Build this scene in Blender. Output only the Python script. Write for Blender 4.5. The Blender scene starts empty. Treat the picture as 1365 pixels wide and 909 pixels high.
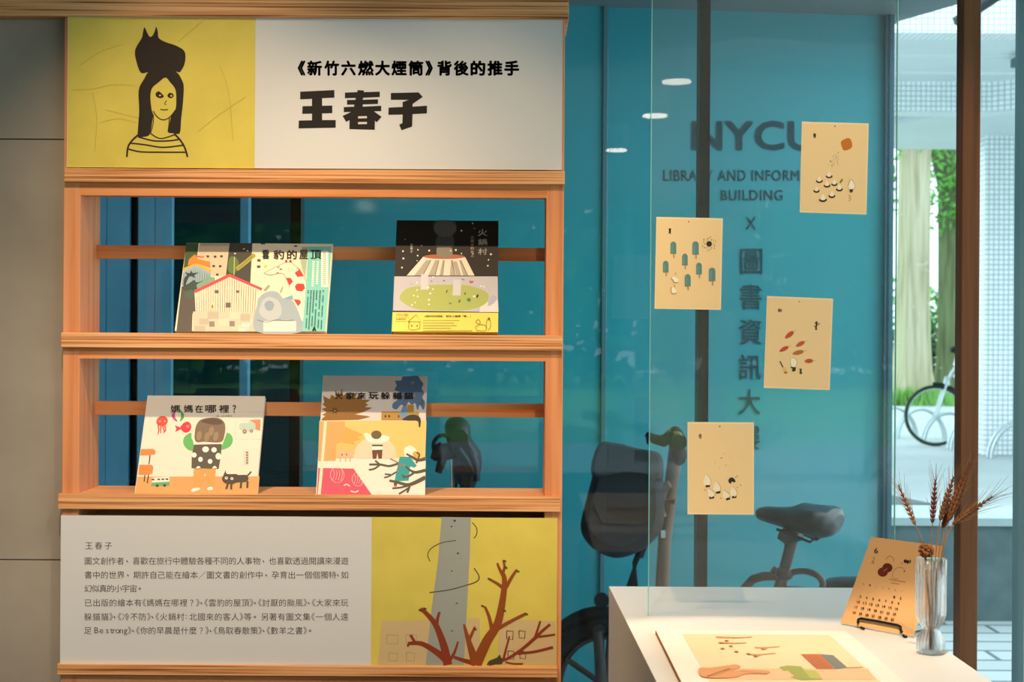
import bpy, bmesh, math, random
from mathutils import Vector, Matrix
from mathutils.geometry import tessellate_polygon

S = bpy.context.scene
C = S.collection
PI = math.pi
W, H, FPX = 1365, 909, 1900.0
EYE = 1.42
ROLL = 0.0061

# ---------------------------------------------------------------- camera, sky, lights
cam_data = bpy.data.cameras.new('camera')
cam_data.sensor_width = 36.0
cam_data.lens = FPX / W * 36.0
cam_data.clip_start = 0.05
cam = bpy.data.objects.new('camera', cam_data)
C.objects.link(cam)
cam.matrix_world = Matrix.Translation((0, 0, EYE)) @ Matrix.Rotation(-ROLL, 4, 'Y') @ Matrix.Rotation(PI / 2, 4, 'X')
cam_data.dof.use_dof = True
cam_data.dof.focus_distance = 2.67
cam_data.dof.aperture_fstop = 9.0
S.camera = cam

world = bpy.data.worlds.new('sky')
S.world = world
world.use_nodes = True
wn = world.node_tree
wbg = wn.nodes['Background']
wbg.inputs[0].default_value = (0.80, 0.95, 1.0, 1)
wbg.inputs[1].default_value = 2.8

S.view_settings.view_transform = 'Standard'
S.view_settings.look = 'None'
S.view_settings.exposure = 0.0
S.view_settings.gamma = 1.0
S.view_settings.use_curve_mapping = False
S.cycles.use_denoising = True
S.cycles.max_bounces = 10
S.cycles.transparent_max_bounces = 16
S.cycles.sample_clamp_indirect = 6.0
S.cycles.caustics_reflective = False
S.cycles.caustics_refractive = False


def spot(name, loc, target, watts, deg, blend, color, size=0.02):
    d = bpy.data.lights.new(name, 'SPOT')
    d.energy = watts
    d.color = color
    d.spot_size = math.radians(deg)
    d.spot_blend = blend
    d.shadow_soft_size = size
    o = bpy.data.objects.new(name, d)
    o.location = loc
    o.rotation_euler = (Vector(target) - Vector(loc)).to_track_quat('-Z', 'Y').to_euler()
    C.objects.link(o)
    return o


WARM = (1.0, 0.70, 0.42)
spot('ceiling_spotlight', (-0.62, 1.78, 2.70), (-0.50, 2.70, 0.98), 78, 58, 0.8, WARM, 0.012)
spot('ceiling_spotlight', (0.10, 1.80, 2.70), (-0.25, 2.70, 1.05), 44, 50, 0.7, WARM, 0.012)
spot('ceiling_spotlight', (-0.75, 0.90, 2.70), (-0.50, 2.70, 0.86), 95, 36, 0.8, (1.0, 0.78, 0.58), 0.03)
spot('ceiling_spotlight', (0.30, 1.25, 2.70), (0.55, 2.45, 1.45), 62, 42, 0.5, WARM, 0.02)
spot('ceiling_spotlight', (0.34, 1.62, 2.70), (0.38, 1.95, 0.95), 140, 31, 0.2, WARM, 0.02)


# ---------------------------------------------------------------- helpers
def at(px, py, Y):
    dx, dy = (px - W / 2) / FPX, (H / 2 - py) / FPX
    c, s = math.cos(ROLL), math.sin(ROLL)
    return Vector((Y * (dx * c - dy * s), Y, EYE + Y * (dx * s + dy * c)))


def ray_plane(px, py, p0, n):
    d = at(px, py, 1.0) - Vector((0, 0, EYE))
    o = Vector((0, 0, EYE))
    t = (Vector(p0) - o).dot(n) / d.dot(n)
    return o + d * t


def srgb(h):
    if isinstance(h, (tuple, list)):
        c = [v / 255 for v in h]
    else:
        c = [int(h[i:i + 2], 16) / 255 for i in (0, 2, 4)]
    return tuple(v / 12.92 if v <= 0.04045 else ((v + 0.055) / 1.055) ** 2.4 for v in c)


_mats = {}


def mat(name, col=None, rough=0.6, metal=0.0, spec=0.3, coat=0.0, bump=0.0, nscale=30, var=0.0):
    key = name
    if key in _mats:
        return _mats[key]
    m = bpy.data.materials.new(name)
    m.use_nodes = True
    nt = m.node_tree
    b = nt.nodes['Principled BSDF']
    b.inputs['Roughness'].default_value = rough
    b.inputs['Metallic'].default_value = metal
    b.inputs['Specular IOR Level'].default_value = spec
    b.inputs['Coat Weight'].default_value = coat
    b.inputs['Coat Roughness'].default_value = 0.02
    c = srgb(col)
    b.inputs['Base Color'].default_value = (*c, 1)
    if var or bump:
        tc = nt.nodes.new('ShaderNodeTexCoord')
        nz = nt.nodes.new('ShaderNodeTexNoise')
        nz.inputs['Scale'].default_value = nscale
        nz.inputs['Detail'].default_value = 6
        nt.links.new(tc.outputs['Object'], nz.inputs['Vector'])
        if var:
            rp = nt.nodes.new('ShaderNodeValToRGB')
            rp.color_ramp.elements[0].position = 0.3
            rp.color_ramp.elements[1].position = 0.7
            rp.color_ramp.elements[0].color = (*[v * (1 - var) for v in c], 1)
            rp.color_ramp.elements[1].color = (*[min(1, v * (1 + var)) for v in c], 1)
            nt.links.new(nz.outputs['Fac'], rp.inputs['Fac'])
            nt.links.new(rp.outputs['Color'], b.inputs['Base Color'])
        if bump:
            bp = nt.nodes.new('ShaderNodeBump')
            bp.inputs['Strength'].default_value = bump
            bp.inputs['Distance'].default_value = 0.01
            nt.links.new(nz.outputs['Fac'], bp.inputs['Height'])
            nt.links.new(bp.outputs['Normal'], b.inputs['Normal'])
    _mats[key] = m
    return m


def ink(h, rough=0.55):
    return mat('print_' + h, h, rough, spec=0.25)


def wood(name, c0, c1, c2, su, sv, rough=0.5, sharp=0.15):
    """grain along u (metres) when su is small and sv large"""
    m = bpy.data.materials.new(name)
    m.use_nodes = True
    nt = m.node_tree
    b = nt.nodes['Principled BSDF']
    b.inputs['Roughness'].default_value = rough
    b.inputs['Specular IOR Level'].default_value = 0.25
    tc = nt.nodes.new('ShaderNodeTexCoord')
    mp = nt.nodes.new('ShaderNodeMapping')
    mp.inputs['Scale'].default_value = (su, sv, 1)
    nt.links.new(tc.outputs['UV'], mp.inputs['Vector'])
    nz = nt.nodes.new('ShaderNodeTexNoise')
    nz.inputs['Scale'].default_value = 1
    nz.inputs['Detail'].default_value = 5
    nz.inputs['Distortion'].default_value = 0.3
    nt.links.new(mp.outputs[0], nz.inputs['Vector'])
    rp = nt.nodes.new('ShaderNodeValToRGB')
    cr = rp.color_ramp
    cr.elements[0].position = 0.5 - sharp * 1.2
    cr.elements[0].color = (*srgb(c0), 1)
    cr.elements[1].position = 0.5 + sharp
    cr.elements[1].color = (*srgb(c2), 1)
    e = cr.elements.new(0.5 - sharp * 0.2)
    e.color = (*srgb(c1), 1)
    nt.links.new(nz.outputs['Fac'], rp.inputs['Fac'])
    nt.links.new(rp.outputs['Color'], b.inputs['Base Color'])
    bp = nt.nodes.new('ShaderNodeBump')
    bp.inputs['Strength'].default_value = 0.15
    bp.inputs['Distance'].default_value = 0.002
    nt.links.new(nz.outputs['Fac'], bp.inputs['Height'])
    nt.links.new(bp.outputs['Normal'], b.inputs['Normal'])
    return m


def tiles(name, c, mortar, w, h, gap, offset=0.0, rough=0.35, var=0.08):
    m = bpy.data.materials.new(name)
    m.use_nodes = True
    nt = m.node_tree
    b = nt.nodes['Principled BSDF']
    b.inputs['Roughness'].default_value = rough
    tc = nt.nodes.new('ShaderNodeTexCoord')
    br = nt.nodes.new('ShaderNodeTexBrick')
    br.offset = offset
    br.squash = 1
    br.inputs['Scale'].default_value = 1
    cc = srgb(c)
    br.inputs['Color1'].default_value = (*cc, 1)
    br.inputs['Color2'].default_value = (*[v * (1 - var) for v in cc], 1)
    br.inputs['Mortar'].default_value = (*srgb(mortar), 1)
    br.inputs['Mortar Size'].default_value = gap
    br.inputs['Mortar Smooth'].default_value = 0
    br.inputs['Brick Width'].default_value = w
    br.inputs['Row Height'].default_value = h
    nt.links.new(tc.outputs['UV'], br.inputs['Vector'])
    nt.links.new(br.outputs['Color'], b.inputs['Base Color'])
    return m


def clear(name, tint, ior=1.45, rough=0.0, gain=1.0, reflection_haze=0.0):
    """thin clear sheet: lets light straight through, reflects by Fresnel"""
    m = bpy.data.materials.new(name)
    m.use_nodes = True
    nt = m.node_tree
    nt.nodes.clear()
    out = nt.nodes.new('ShaderNodeOutputMaterial')
    tr = nt.nodes.new('ShaderNodeBsdfTransparent')
    tr.inputs[0].default_value = (*tint, 1)
    gl = nt.nodes.new('ShaderNodeBsdfGlossy')
    gl.inputs['Roughness'].default_value = rough
    fr = nt.nodes.new('ShaderNodeFresnel')
    fr.inputs['IOR'].default_value = ior
    mx = nt.nodes.new('ShaderNodeMixShader')
    mu = nt.nodes.new('ShaderNodeMath')
    mu.operation = 'MULTIPLY'
    mu.use_clamp = True
    mu.inputs[1].default_value = gain
    nt.links.new(fr.outputs[0], mu.inputs[0])
    ge = nt.nodes.new('ShaderNodeNewGeometry')
    sb = nt.nodes.new('ShaderNodeMath')
    sb.operation = 'SUBTRACT'
    sb.inputs[0].default_value = 1.0
    nt.links.new(ge.outputs['Backfacing'], sb.inputs[1])
    mb = nt.nodes.new('ShaderNodeMath')
    mb.operation = 'MULTIPLY'
    nt.links.new(mu.outputs[0], mb.inputs[0])
    nt.links.new(sb.outputs[0], mb.inputs[1])
    nt.links.new(mb.outputs[0], mx.inputs[0])
    nt.links.new(tr.outputs[0], mx.inputs[1])
    nt.links.new(gl.outputs[0], mx.inputs[2])
    last = mx
    if reflection_haze:
        df = nt.nodes.new('ShaderNodeBsdfDiffuse')
        df.inputs[0].default_value = (0.85, 0.95, 0.95, 1)
        m2 = nt.nodes.new('ShaderNodeMixShader')
        m2.inputs[0].default_value = reflection_haze
        nt.links.new(mx.outputs[0], m2.inputs[1])
        nt.links.new(df.outputs[0], m2.inputs[2])
        last = m2
    nt.links.new(last.outputs[0], out.inputs[0])
    return m


class MB:
    """collects geometry in world coordinates, links it as one mesh object"""

    def __init__(self):
        self.v, self.f, self.mi, self.sm, self.mats = [], [], [], [], []

    def m(self, material):
        if material not in self.mats:
            self.mats.append(material)
        return self.mats.index(material)

    def add(self, verts, faces, material, smooth=False):
        b = len(self.v)
        k = self.m(material)
        self.v += [Vector(p) for p in verts]
        for f in faces:
            self.f.append([b + i for i in f])
            self.mi.append(k)
            self.sm.append(smooth)
        return self

    def box(self, lo, hi, material):
        x0, y0, z0 = lo
        x1, y1, z1 = hi
        vs = [(x0, y0, z0), (x1, y0, z0), (x1, y1, z0), (x0, y1, z0), (x0, y0, z1), (x1, y0, z1), (x1, y1, z1), (x0, y1, z1)]
        return self.hexa(vs, material)

    def hexa(self, vs, material):
        return self.add(vs, [(3, 2, 1, 0), (4, 5, 6, 7), (0, 1, 5, 4), (1, 2, 6, 5), (2, 3, 7, 6), (3, 0, 4, 7)], material)

    def slab(self, quad, n, th, material):
        """quad: 4 points counter-clockwise seen from the -n... front face; extruded by th along n"""
        q = [Vector(p) for p in quad]
        q2 = [p + Vector(n) * th for p in q]
        return self.hexa(q + q2, material)

    def prism(self, pts, d, material, smooth=False):
        """closed outline pts (3-D), extruded along vector d"""
        n = len(pts)
        p = [Vector(a) for a in pts]
        q = [a + Vector(d) for a in p]
        self.add(p + q, [list(range(n))[::-1], [n + i for i in range(n)]], material, False)
        self.add(p + q, [(i, (i + 1) % n, n + (i + 1) % n, n + i) for i in range(n)], material, smooth)
        return self

    def tube(self, pts, r, material, seg=10, closed=False, caps=True):
        P = [Vector(p) for p in pts]
        n = len(P)
        R = r if isinstance(r, (list, tuple)) else [r] * n
        vs = []
        up = None
        for i in range(n):
            if closed:
                t = (P[(i + 1) % n] - P[i - 1]).normalized()
            else:
                t = (P[min(i + 1, n - 1)] - P[max(i - 1, 0)]).normalized()
            if up is None:
                a = Vector((0, 0, 1)) if abs(t.z) < 0.9 else Vector((0, 1, 0))
                up = (a - t * a.dot(t)).normalized()
            else:
                up = (up - t * up.dot(t))
                up = up.normalized() if up.length > 1e-6 else t.orthogonal().normalized()
            w = t.cross(up)
            for k in range(seg):
                an = 2 * PI * k / seg
                vs.append(P[i] + (up * math.cos(an) + w * math.sin(an)) * R[i])
        fs = []
        rng = n if closed else n - 1
        for i in range(rng):
            j = (i + 1) % n
            for k in range(seg):
                l = (k + 1) % seg
                fs.append((i * seg + k, i * seg + l, j * seg + l, j * seg + k))
        self.add(vs, fs, material, True)
        if caps and not closed:
            self.add(vs[:seg], [list(range(seg))[::-1]], material)
            self.add(vs[-seg:], [list(range(seg))], material)
        return self

    def ball(self, c, r, material, seg=12, rings=8, rot=None):
        c = Vector(c)
        rr = Vector(r) if isinstance(r, (tuple, list, Vector)) else Vector((r, r, r))
        vs = []
        for i in range(rings + 1):
            a = PI * i / rings
            for k in range(seg):
                b = 2 * PI * k / seg
                p = Vector((rr.x * math.sin(a) * math.cos(b), rr.y * math.sin(a) * math.sin(b), rr.z * math.cos(a)))
                if rot is not None:
                    p = rot @ p
                vs.append(c + p)
        fs = [(i * seg + k, (i + 1) * seg + k, (i + 1) * seg + (k + 1) % seg, i * seg + (k + 1) % seg) for i in range(rings) for k in range(seg)]
        return self.add(vs, fs, material, True)

    def loft(self, rings, material, caps=True, smooth=True):
        n = len(rings[0])
        vs = [p for r in rings for p in r]
        fs = [(i * n + k, i * n + (k + 1) % n, (i + 1) * n + (k + 1) % n, (i + 1) * n + k) for i in range(len(rings) - 1) for k in range(n)]
        self.add(vs, fs, material, smooth)
        if caps:
            self.add(rings[0], [list(range(n))[::-1]], material)
            self.add(rings[-1], [list(range(n))], material)
        return self

    def build(self, name, parent=None, origin=None, bevel=0.0, recalc=True):
        if parent is not None:
            org = Vector(parent['_o']) if '_o' in parent else Vector((0, 0, 0))
        elif origin is not None:
            org = Vector(origin)
        else:
            lo = [min(v[i] for v in self.v) for i in range(3)]
            hi = [max(v[i] for v in self.v) for i in range(3)]
            org = Vector(((lo[0] + hi[0]) / 2, (lo[1] + hi[1]) / 2, lo[2]))
        me = bpy.data.meshes.new(name)
        me.from_pydata([v - org for v in self.v], [], self.f)
        for m_ in self.mats:
            me.materials.append(m_)
        for p, k, s in zip(me.polygons, self.mi, self.sm):
            p.material_index = k
            p.use_smooth = s
        if recalc:
            bm = bmesh.new()
            bm.from_mesh(me)
            bmesh.ops.recalc_face_normals(bm, faces=bm.faces)
            bm.to_mesh(me)
            bm.free()
        uv = me.uv_layers.new(name='uv')
        for p in me.polygons:
            n = p.normal
            ax = max(range(3), key=lambda i: abs(n[i]))
            for li in p.loop_indices:
                co = me.vertices[me.loops[li].vertex_index].co + org
                uv.data[li].uv = (co.y, co.z) if ax == 0 else (co.x, co.z) if ax == 1 else (co.x, co.y)
        o = bpy.data.objects.new(name, me)
        C.objects.link(o)
        if parent is not None:
            o.parent = parent
            o['_o'] = tuple(org)
        else:
            o.location = org
            o['_o'] = tuple(org)
        if bevel:
            b = o.modifiers.new('bevel', 'BEVEL')
            b.width = bevel
            b.segments = 2
            b.limit_method = 'ANGLE'
        return o


def tag(o, label, cat, group=None):
    o['label'] = label
    o['category'] = cat
    if group:
        o['group'] = group
    return o


def thing(name, label, cat, loc, group=None):
    o = bpy.data.objects.new(name, None)
    o.location = loc
    o.empty_display_size = 0.05
    o['_o'] = tuple(loc)
    C.objects.link(o)
    return tag(o, label, cat, group)


def struct(o):
    o['kind'] = 'structure'
    return o


def smooth_closed(pts, sub=6):
    n = len(pts)
    out = []
    for i in range(n):
        p0, p1, p2, p3 = [Vector((*pts[(i + k - 1) % n], 0)) for k in range(4)]
        for s in range(sub):
            t = s / sub
            q = 0.5 * (2 * p1 + (p2 - p0) * t + (2 * p0 - 5 * p1 + 4 * p2 - p3) * t * t + (3 * p1 - p0 - 3 * p2 + p3) * t ** 3)
            out.append((q.x, q.y))
    return out


def smooth_open(pts, sub=6):
    n = len(pts)
    out = []
    for i in range(n - 1):
        p0, p1, p2, p3 = [Vector((*pts[min(max(i + k - 1, 0), n - 1)], 0)) for k in range(4)]
        for s in range(sub):
            t = s / sub
            q = 0.5 * (2 * p1 + (p2 - p0) * t + (2 * p0 - 5 * p1 + 4 * p2 - p3) * t * t + (3 * p1 - p0 - 3 * p2 + p3) * t ** 3)
            out.append((q.x, q.y))
    out.append(pts[-1])
    return out


def glyphs(text, bold=0.0, space=1.0, res=3):
    c = bpy.data.curves.new('glyphs', 'FONT')
    c.body = text
    c.offset = bold
    c.space_character = space
    c.resolution_u = res
    o = bpy.data.objects.new('glyphs', c)
    C.objects.link(o)
    dg = bpy.context.evaluated_depsgraph_get()
    ev = o.evaluated_get(dg)
    me = ev.to_mesh()
    vs = [(v.co.x, v.co.y) for v in me.vertices]
    fs = [tuple(p.vertices) for p in me.polygons]
    ev.to_mesh_clear()
    bpy.data.objects.remove(o)
    bpy.data.curves.remove(c)
    return vs, fs


class Art:
    """ink printed on a flat sheet: outlines measured on the photograph, laid onto the sheet's own plane"""

    def __init__(self, p0, n, ox=0.0, oy=0.0, sc=1.0, step=0.000012, base=0.0002, xf=None):
        self.n = Vector(n).normalized()
        self.p0 = Vector(p0)
        self.o = (ox, oy, sc)
        self.step, self.off = step, base
        self.mb = MB()
        self.xf = xf

    def _pt(self, x, y):
        if self.xf:
            return self.xf(x, y) + self.n * self.off
        ox, oy, sc = self.o
        return ray_plane(ox + x / sc, oy + y / sc, self.p0 + self.n * self.off, self.n)

    def poly(self, pts, col, up=True):
        if up:
            self.off += self.step
        P = [self._pt(*p) for p in pts]
        tri = tessellate_polygon([[Vector((x, y, 0)) for x, y in pts]])
        self.mb.add(P, [tuple(t) for t in tri], ink(col) if isinstance(col, str) else col)
        return self

    def blob(self, pts, col, sub=5):
        return self.poly(smooth_closed(pts, sub), col)

    def ell(self, cx, cy, rx, ry, col, rot=0.0, n=24, up=True):
        c, s = math.cos(rot), math.sin(rot)
        return self.poly([(cx + rx * math.cos(a) * c - ry * math.sin(a) * s, cy + rx * math.cos(a) * s + ry * math.sin(a) * c) for a in [2 * PI * i / n for i in range(n)]], col, up)

    def rect(self, x0, y0, x1, y1, col):
        return self.poly([(x0, y0), (x1, y0), (x1, y1), (x0, y1)], col)

    def line(self, pts, w, col, curve=True, up=True):
        """stroke; w a width or a (start, end) pair"""
        if up:
            self.off += self.step
        if curve and len(pts) > 2:
            pts = smooth_open(pts, 5)
        n = len(pts)
        L, R = [], []
        for i in range(n):
            a, b = pts[max(i - 1, 0)], pts[min(i + 1, n - 1)]
            dx, dy = b[0] - a[0], b[1] - a[1]
            l = math.hypot(dx, dy) or 1
            t = i / (n - 1)
            ww = (w[0] * (1 - t) + w[1] * t) if isinstance(w, (tuple, list)) else w
            L.append((pts[i][0] - dy / l * ww / 2, pts[i][1] + dx / l * ww / 2))
            R.append((pts[i][0] + dy / l * ww / 2, pts[i][1] - dx / l * ww / 2))
        P = [self._pt(*p) for p in L + R]
        self.mb.add(P, [(i, i + 1, n + i + 1, n + i) for i in range(n - 1)], ink(col) if isinstance(col, str) else col)
        return self

    def text(self, s, x0, y0, x1, y1, col, bold=0.0, space=1.0, em=False):
        """glyph ink fitted to the box x0..x1, y0..y1; bold thickens the strokes (in em)"""
        self.off += self.step
        vs, fs = glyphs(s, 0.0, space)
        if not vs:
            return self
        mx0, mx1 = min(v[0] for v in vs) - bold, max(v[0] for v in vs) + bold
        my0, my1 = min(v[1] for v in vs) - bold, max(v[1] for v in vs) + bold
        m_ = ink(col) if isinstance(col, str) else col
        sh = [(0, 0)] if not bold else [(bold * math.cos(k * PI / 4), bold * math.sin(k * PI / 4)) for k in range(8)] + [(0, 0)]
        for dx, dy in sh:
            P = [self._pt(x0 + (a + dx - mx0) / (mx1 - mx0) * (x1 - x0), y1 - (b + dy - my0) / (my1 - my0) * (y1 - y0)) for a, b in vs]
            self.mb.add(P, fs, m_)
        return self

    def build(self, name, parent):
        o = self.mb.build(name, parent, recalc=False)
        return o


def flipfix(o, n):
    return o

# ---------------------------------------------------------------- materials
M_PLY = wood('plywood_edge', (132, 76, 42), (214, 152, 100), (234, 184, 136), 2.2, 230, 0.55, 0.13)
M_PINE_H = wood('pine_along', (186, 108, 62), (215, 142, 90), (226, 158, 106), 2.0, 55, 0.45, 0.2)
M_PINE_V = wood('pine_upright', (196, 118, 76), (218, 146, 100), (228, 160, 114), 60, 2.0, 0.5, 0.2)
M_POST = wood('brown_post_wood', (88, 56, 36), (112, 74, 48), (126, 86, 58), 45, 1.6, 0.5, 0.2)
M_CONC = mat('warm_concrete', (158, 150, 140), 0.85, bump=0.05, nscale=4, var=0.16)
M_WHITE = mat('white_laminate', (222, 224, 226), 0.45)
M_PANEL = mat('white_board', (214, 216, 220), 0.6)
M_YELLOW = mat('yellow_print', (214, 198, 92), 0.6, nscale=14, var=0.06)
M_BLACK = mat('black_metal', (20, 20, 22), 0.4)
M_MULL = mat('mullion_dark', (22, 25, 28), 0.4)
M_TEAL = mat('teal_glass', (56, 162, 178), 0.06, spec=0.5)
M_TEALD = mat('unreflecting_teal_glass', (14, 58, 66), 0.06, spec=0.5)  # same teal wall; missing reflections and dark interior put into the colour
M_JOINT = mat('panel_joint', (84, 128, 140), 0.35)
M_HEAD = mat('header_dark', (34, 46, 52), 0.4)
M_BLUEB = mat('blue_painted_board', (112, 184, 220), 0.7, nscale=5, var=0.12)
M_LETT = mat('wall_lettering', (38, 120, 138), 0.4)
M_TILE = tiles('white_mosaic', (250, 252, 254), (150, 176, 184), 0.055, 0.055, 0.0045)
M_TILE2 = tiles('white_column_mosaic', (250, 252, 254), (150, 174, 182), 0.064, 0.064, 0.006)
M_PAVE = tiles('paving_tiles', (176, 186, 188), (92, 104, 108), 0.40, 0.20, 0.012, 0.5, 0.7, 0.12)
M_GROUND = mat('pale_concrete', (168, 178, 180), 0.85, nscale=1.2, var=0.06)
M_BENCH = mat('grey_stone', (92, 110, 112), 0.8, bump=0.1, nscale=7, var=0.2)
M_GRASS = mat('grass_green', (120, 176, 84), 0.9, nscale=1.5, var=0.35)
M_BARK = wood('bark_pale', (140, 134, 108), (176, 168, 140), (196, 190, 166), 9, 0.5, 0.95, 0.2)
M_BARKD = wood('bark_dark', (74, 78, 60), (100, 104, 80), (122, 126, 100), 9, 0.6, 0.95, 0.2)
M_LEAF = mat('leaf', (96, 160, 70), 0.6, nscale=0.8, var=0.4)
M_LEAFD = mat('leaf_dark', (60, 110, 58), 0.7, nscale=0.8, var=0.4)
M_SHADE_LEAF = mat('shaded_bank_leaf', (56, 74, 50), 0.8, nscale=0.8, var=0.3)
M_SOFFIT = mat('soffit_metal', (214, 222, 222), 0.4, nscale=1.0, var=0.05)
M_STEEL = mat('steel', (188, 200, 206), 0.3, metal=0.8)
M_GLASS = clear('window_glass', (0.93, 0.97, 0.97), 1.5, gain=1.0)
M_ACRYL = clear('acrylic', (0.97, 0.985, 0.985), 1.45, gain=0.8, reflection_haze=0.02)  # slight milky layer stands in for reflections on the sheet
M_ACRYL_EDGE = mat('acrylic_edge', (130, 205, 205), 0.25, spec=0.5)

YB, YF, YRAIL, YBK, YW = 2.66, 2.67, 2.774, 2.80, 2.98
YP = 2.45            # acrylic sheet
TZ = EYE - 0.472     # table top height


def X(px, Y, py=454.5):
    return at(px, py, Y).x


def Z(py, Y, px=682.5):
    return at(px, py, Y).z


# ---------------------------------------------------------------- room shell
XL = X(84, YF)
struct(MB().box((-3.2, -4.0, -0.1), (3.6, 3.1, 0.0), mat('floor_grey', (120, 110, 100), 0.5, nscale=3, var=0.1)).build('floor'))
struct(MB().box((-3.2, -4.0, 2.86), (3.6, 3.1, 3.0), mat('ceiling_paint', (150, 148, 144), 0.9)).build('ceiling'))
wl = MB()
yy = [0.0, Z(746, 2.69, 40), Z(185.5, 2.69, 40), 2.86]
wl.box((-3.2, 2.70, 0), (XL - 0.001, 2.735, 2.86), mat('joint_backing', (70, 66, 62), 0.9))  # dark backing seen through the gaps between the wall slabs
for a, b in zip(yy[:-1], yy[1:]):
    wl.box((-3.2, 2.69, a + 0.0012), (XL - 0.002, 2.71, b - 0.0012), M_CONC)
struct(wl.build('wall_left'))
struct(MB().box((-3.3, -4.0, 0), (-3.2, 2.735, 2.86), M_CONC).build('wall_side'))
bk = MB()  # unseen back wall; its opening is sized to set the daylight fill
bk.box((-3.2, -4.1, 2.35), (3.6, -4.0, 2.86), mat('inner_wall', (170, 168, 164), 0.9))
bk.box((-3.2, -4.1, 0), (3.6, -4.0, 0.5), mat('inner_wall', None))
for x in (-3.2, -1.1, 1.2, 3.3):
    bk.box((x, -4.1, 0.5), (x + 0.3, -4.0, 2.45), mat('inner_wall', None))
struct(bk.build('wall_back'))

struct(MB().box((-1.6, YW - 0.04, 2.19), (3.6, YW + 0.06, 2.86), mat('inner_wall', None)).build('sky_block_header_1'))  # unseen header over the window, added to cut steep sky light on the table
for k, (x, y) in enumerate(((0.80, -2.09), (0.69, -3.55))):
    lt = thing('ceiling_lamp', ['round ceiling lamp mirrored higher in the teal glass', 'round ceiling lamp mirrored lower in the teal glass'][k], 'ceiling lamp', (x, y, 2.70))
    MB().tube([(x, y, 2.86), (x, y, 2.72), (x, y, 2.70)], [.085, .085, .08], M_WHITE, 20).build('housing', lt)
    gm_ = bpy.data.materials.new('lamp_glow')
    gm_.use_nodes = True
    gb = gm_.node_tree.nodes['Principled BSDF']
    gb.inputs['Emission Color'].default_value = (1, 0.9, 0.75, 1)
    gb.inputs['Emission Strength'].default_value = 25
    MB().tube([(x, y, 2.70), (x, y, 2.692)], .07, gm_, 20).build('diffuser', lt)

# storefront window: panes and mullions
win = MB().box((-1.6, YW, 0.02), (3.6, YW + 0.008, 2.86), M_GLASS).build('window_1')
struct(win)
for px in (177.5, 396, 937):
    w = 0.0075 if px < 300 else 0.011
    x = X(px - 1, YW + 0.03)
    if px < 300:
        continue
    MB().box((x - w, YW + 0.01, 0), (x + w, YW + 0.06, 2.86), M_MULL).build('mullion', win)
x = X(1369, YW)
MB().box((x - 0.014, YW - 0.03, 0), (x + 0.03, YW + 0.04, 2.86), mat('blue_grey_frame', (168, 206, 216), 0.35)).build('frame_post', win)

# wooden post by the window
px0, px1 = 1281.5, 1305.5
po = MB()
po.box((X(px0, 2.62), 2.62, 0), (X(px1, 2.62), 2.66, 2.86), M_POST)
tag(po.build('wooden_post', bevel=0.002), 'brown square wooden post rising behind the white table, in front of the tiled column', 'post')

# ---------------------------------------------------------------- teal glass wall with the building's name
YT0 = 5.2


def YTf(px):
    return 5.08 + (px - 755) / (1190 - 755) * 0.14


def twall(px0, px1, z0, z1, th, material, dy=0.0):
    """upright strip of the teal wall between two measured columns"""
    a, b = at(px0, 454.5, YTf(px0) + dy), at(px1, 454.5, YTf(px1) + dy)
    d = Vector((0, th, 0))
    q = [Vector((a.x, a.y, z0)), Vector((b.x, b.y, z0)), Vector((b.x, b.y, z1)), Vector((a.x, a.y, z1))]
    return q, d


ZH = EYE + 450.5 / FPX * 5.08
tw = thing('glass_wall', 'tall teal glass wall with the building name standing behind the parked bicycle', 'glass wall', at(700, 454.5, 5.1).xy.to_3d())
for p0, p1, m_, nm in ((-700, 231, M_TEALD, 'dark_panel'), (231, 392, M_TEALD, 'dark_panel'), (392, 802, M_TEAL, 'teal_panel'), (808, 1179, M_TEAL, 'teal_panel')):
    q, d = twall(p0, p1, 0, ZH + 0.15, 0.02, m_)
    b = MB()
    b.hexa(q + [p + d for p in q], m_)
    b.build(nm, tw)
for p0, p1, m_, nm, dy in ((802.2, 807.8, M_JOINT, 'joint_strip', -0.012), (1179, 1190, mat('edge_frame', (52, 108, 128), 0.35), 'edge_frame', -0.03)):
    q, d = twall(p0, p1, 0, ZH + 0.1, 0.05, m_, dy)
    MB().hexa(q + [p + d for p in q], m_).build(nm, tw)
q, d = twall(1182.5, 1184.5, 0, ZH, 0.01, M_MULL, -0.034)
MB().hexa(q + [p + d for p in q], mat('frame_groove', (28, 62, 78), 0.4)).build('groove', tw)
q, d = twall(-700, 1212, ZH, ZH + 0.16, 0.10, M_HEAD, -0.06)
MB().hexa(q + [p + d for p in q], M_HEAD).build('header_beam', tw)

nT = Vector((0.14, -(X(1190, 5.22) - X(755, 5.08)), 0)).normalized()
pT = at(900, 454.5, YTf(900))
nT = (at(1190, 454.5, YTf(1190)) - at(755, 454.5, YTf(755))).cross(Vector((0, 0, 1))).normalized()
if nT.y > 0:
    nT = -nT
L = Art(pT, nT, step=0.0004, base=0.002)
L.text('NYCU', 921, 160.5, 1089, 201.5, M_LETT, bold=0.035, space=1.02)
L.text('LIBRARY AND INFORMATION', 884, 226.5, 1121, 241.5, M_LETT, bold=0.02, space=1.1)
L.text('BUILDING', 961, 253, 1043.5, 267.5, M_LETT, bold=0.02, space=1.1)
L.text('X', 994, 289.5, 1008, 306, M_LETT, bold=0.01)
for i, ch in enumerate('圖書資訊大樓'):
    y = 331.5 + i * 46.8
    L.text(ch, 986.5 - i * 0.6, y, 1016.5 - i * 0.6, y + 34.5, M_LETT, bold=0.012)
L.build('lettering', tw)

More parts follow.
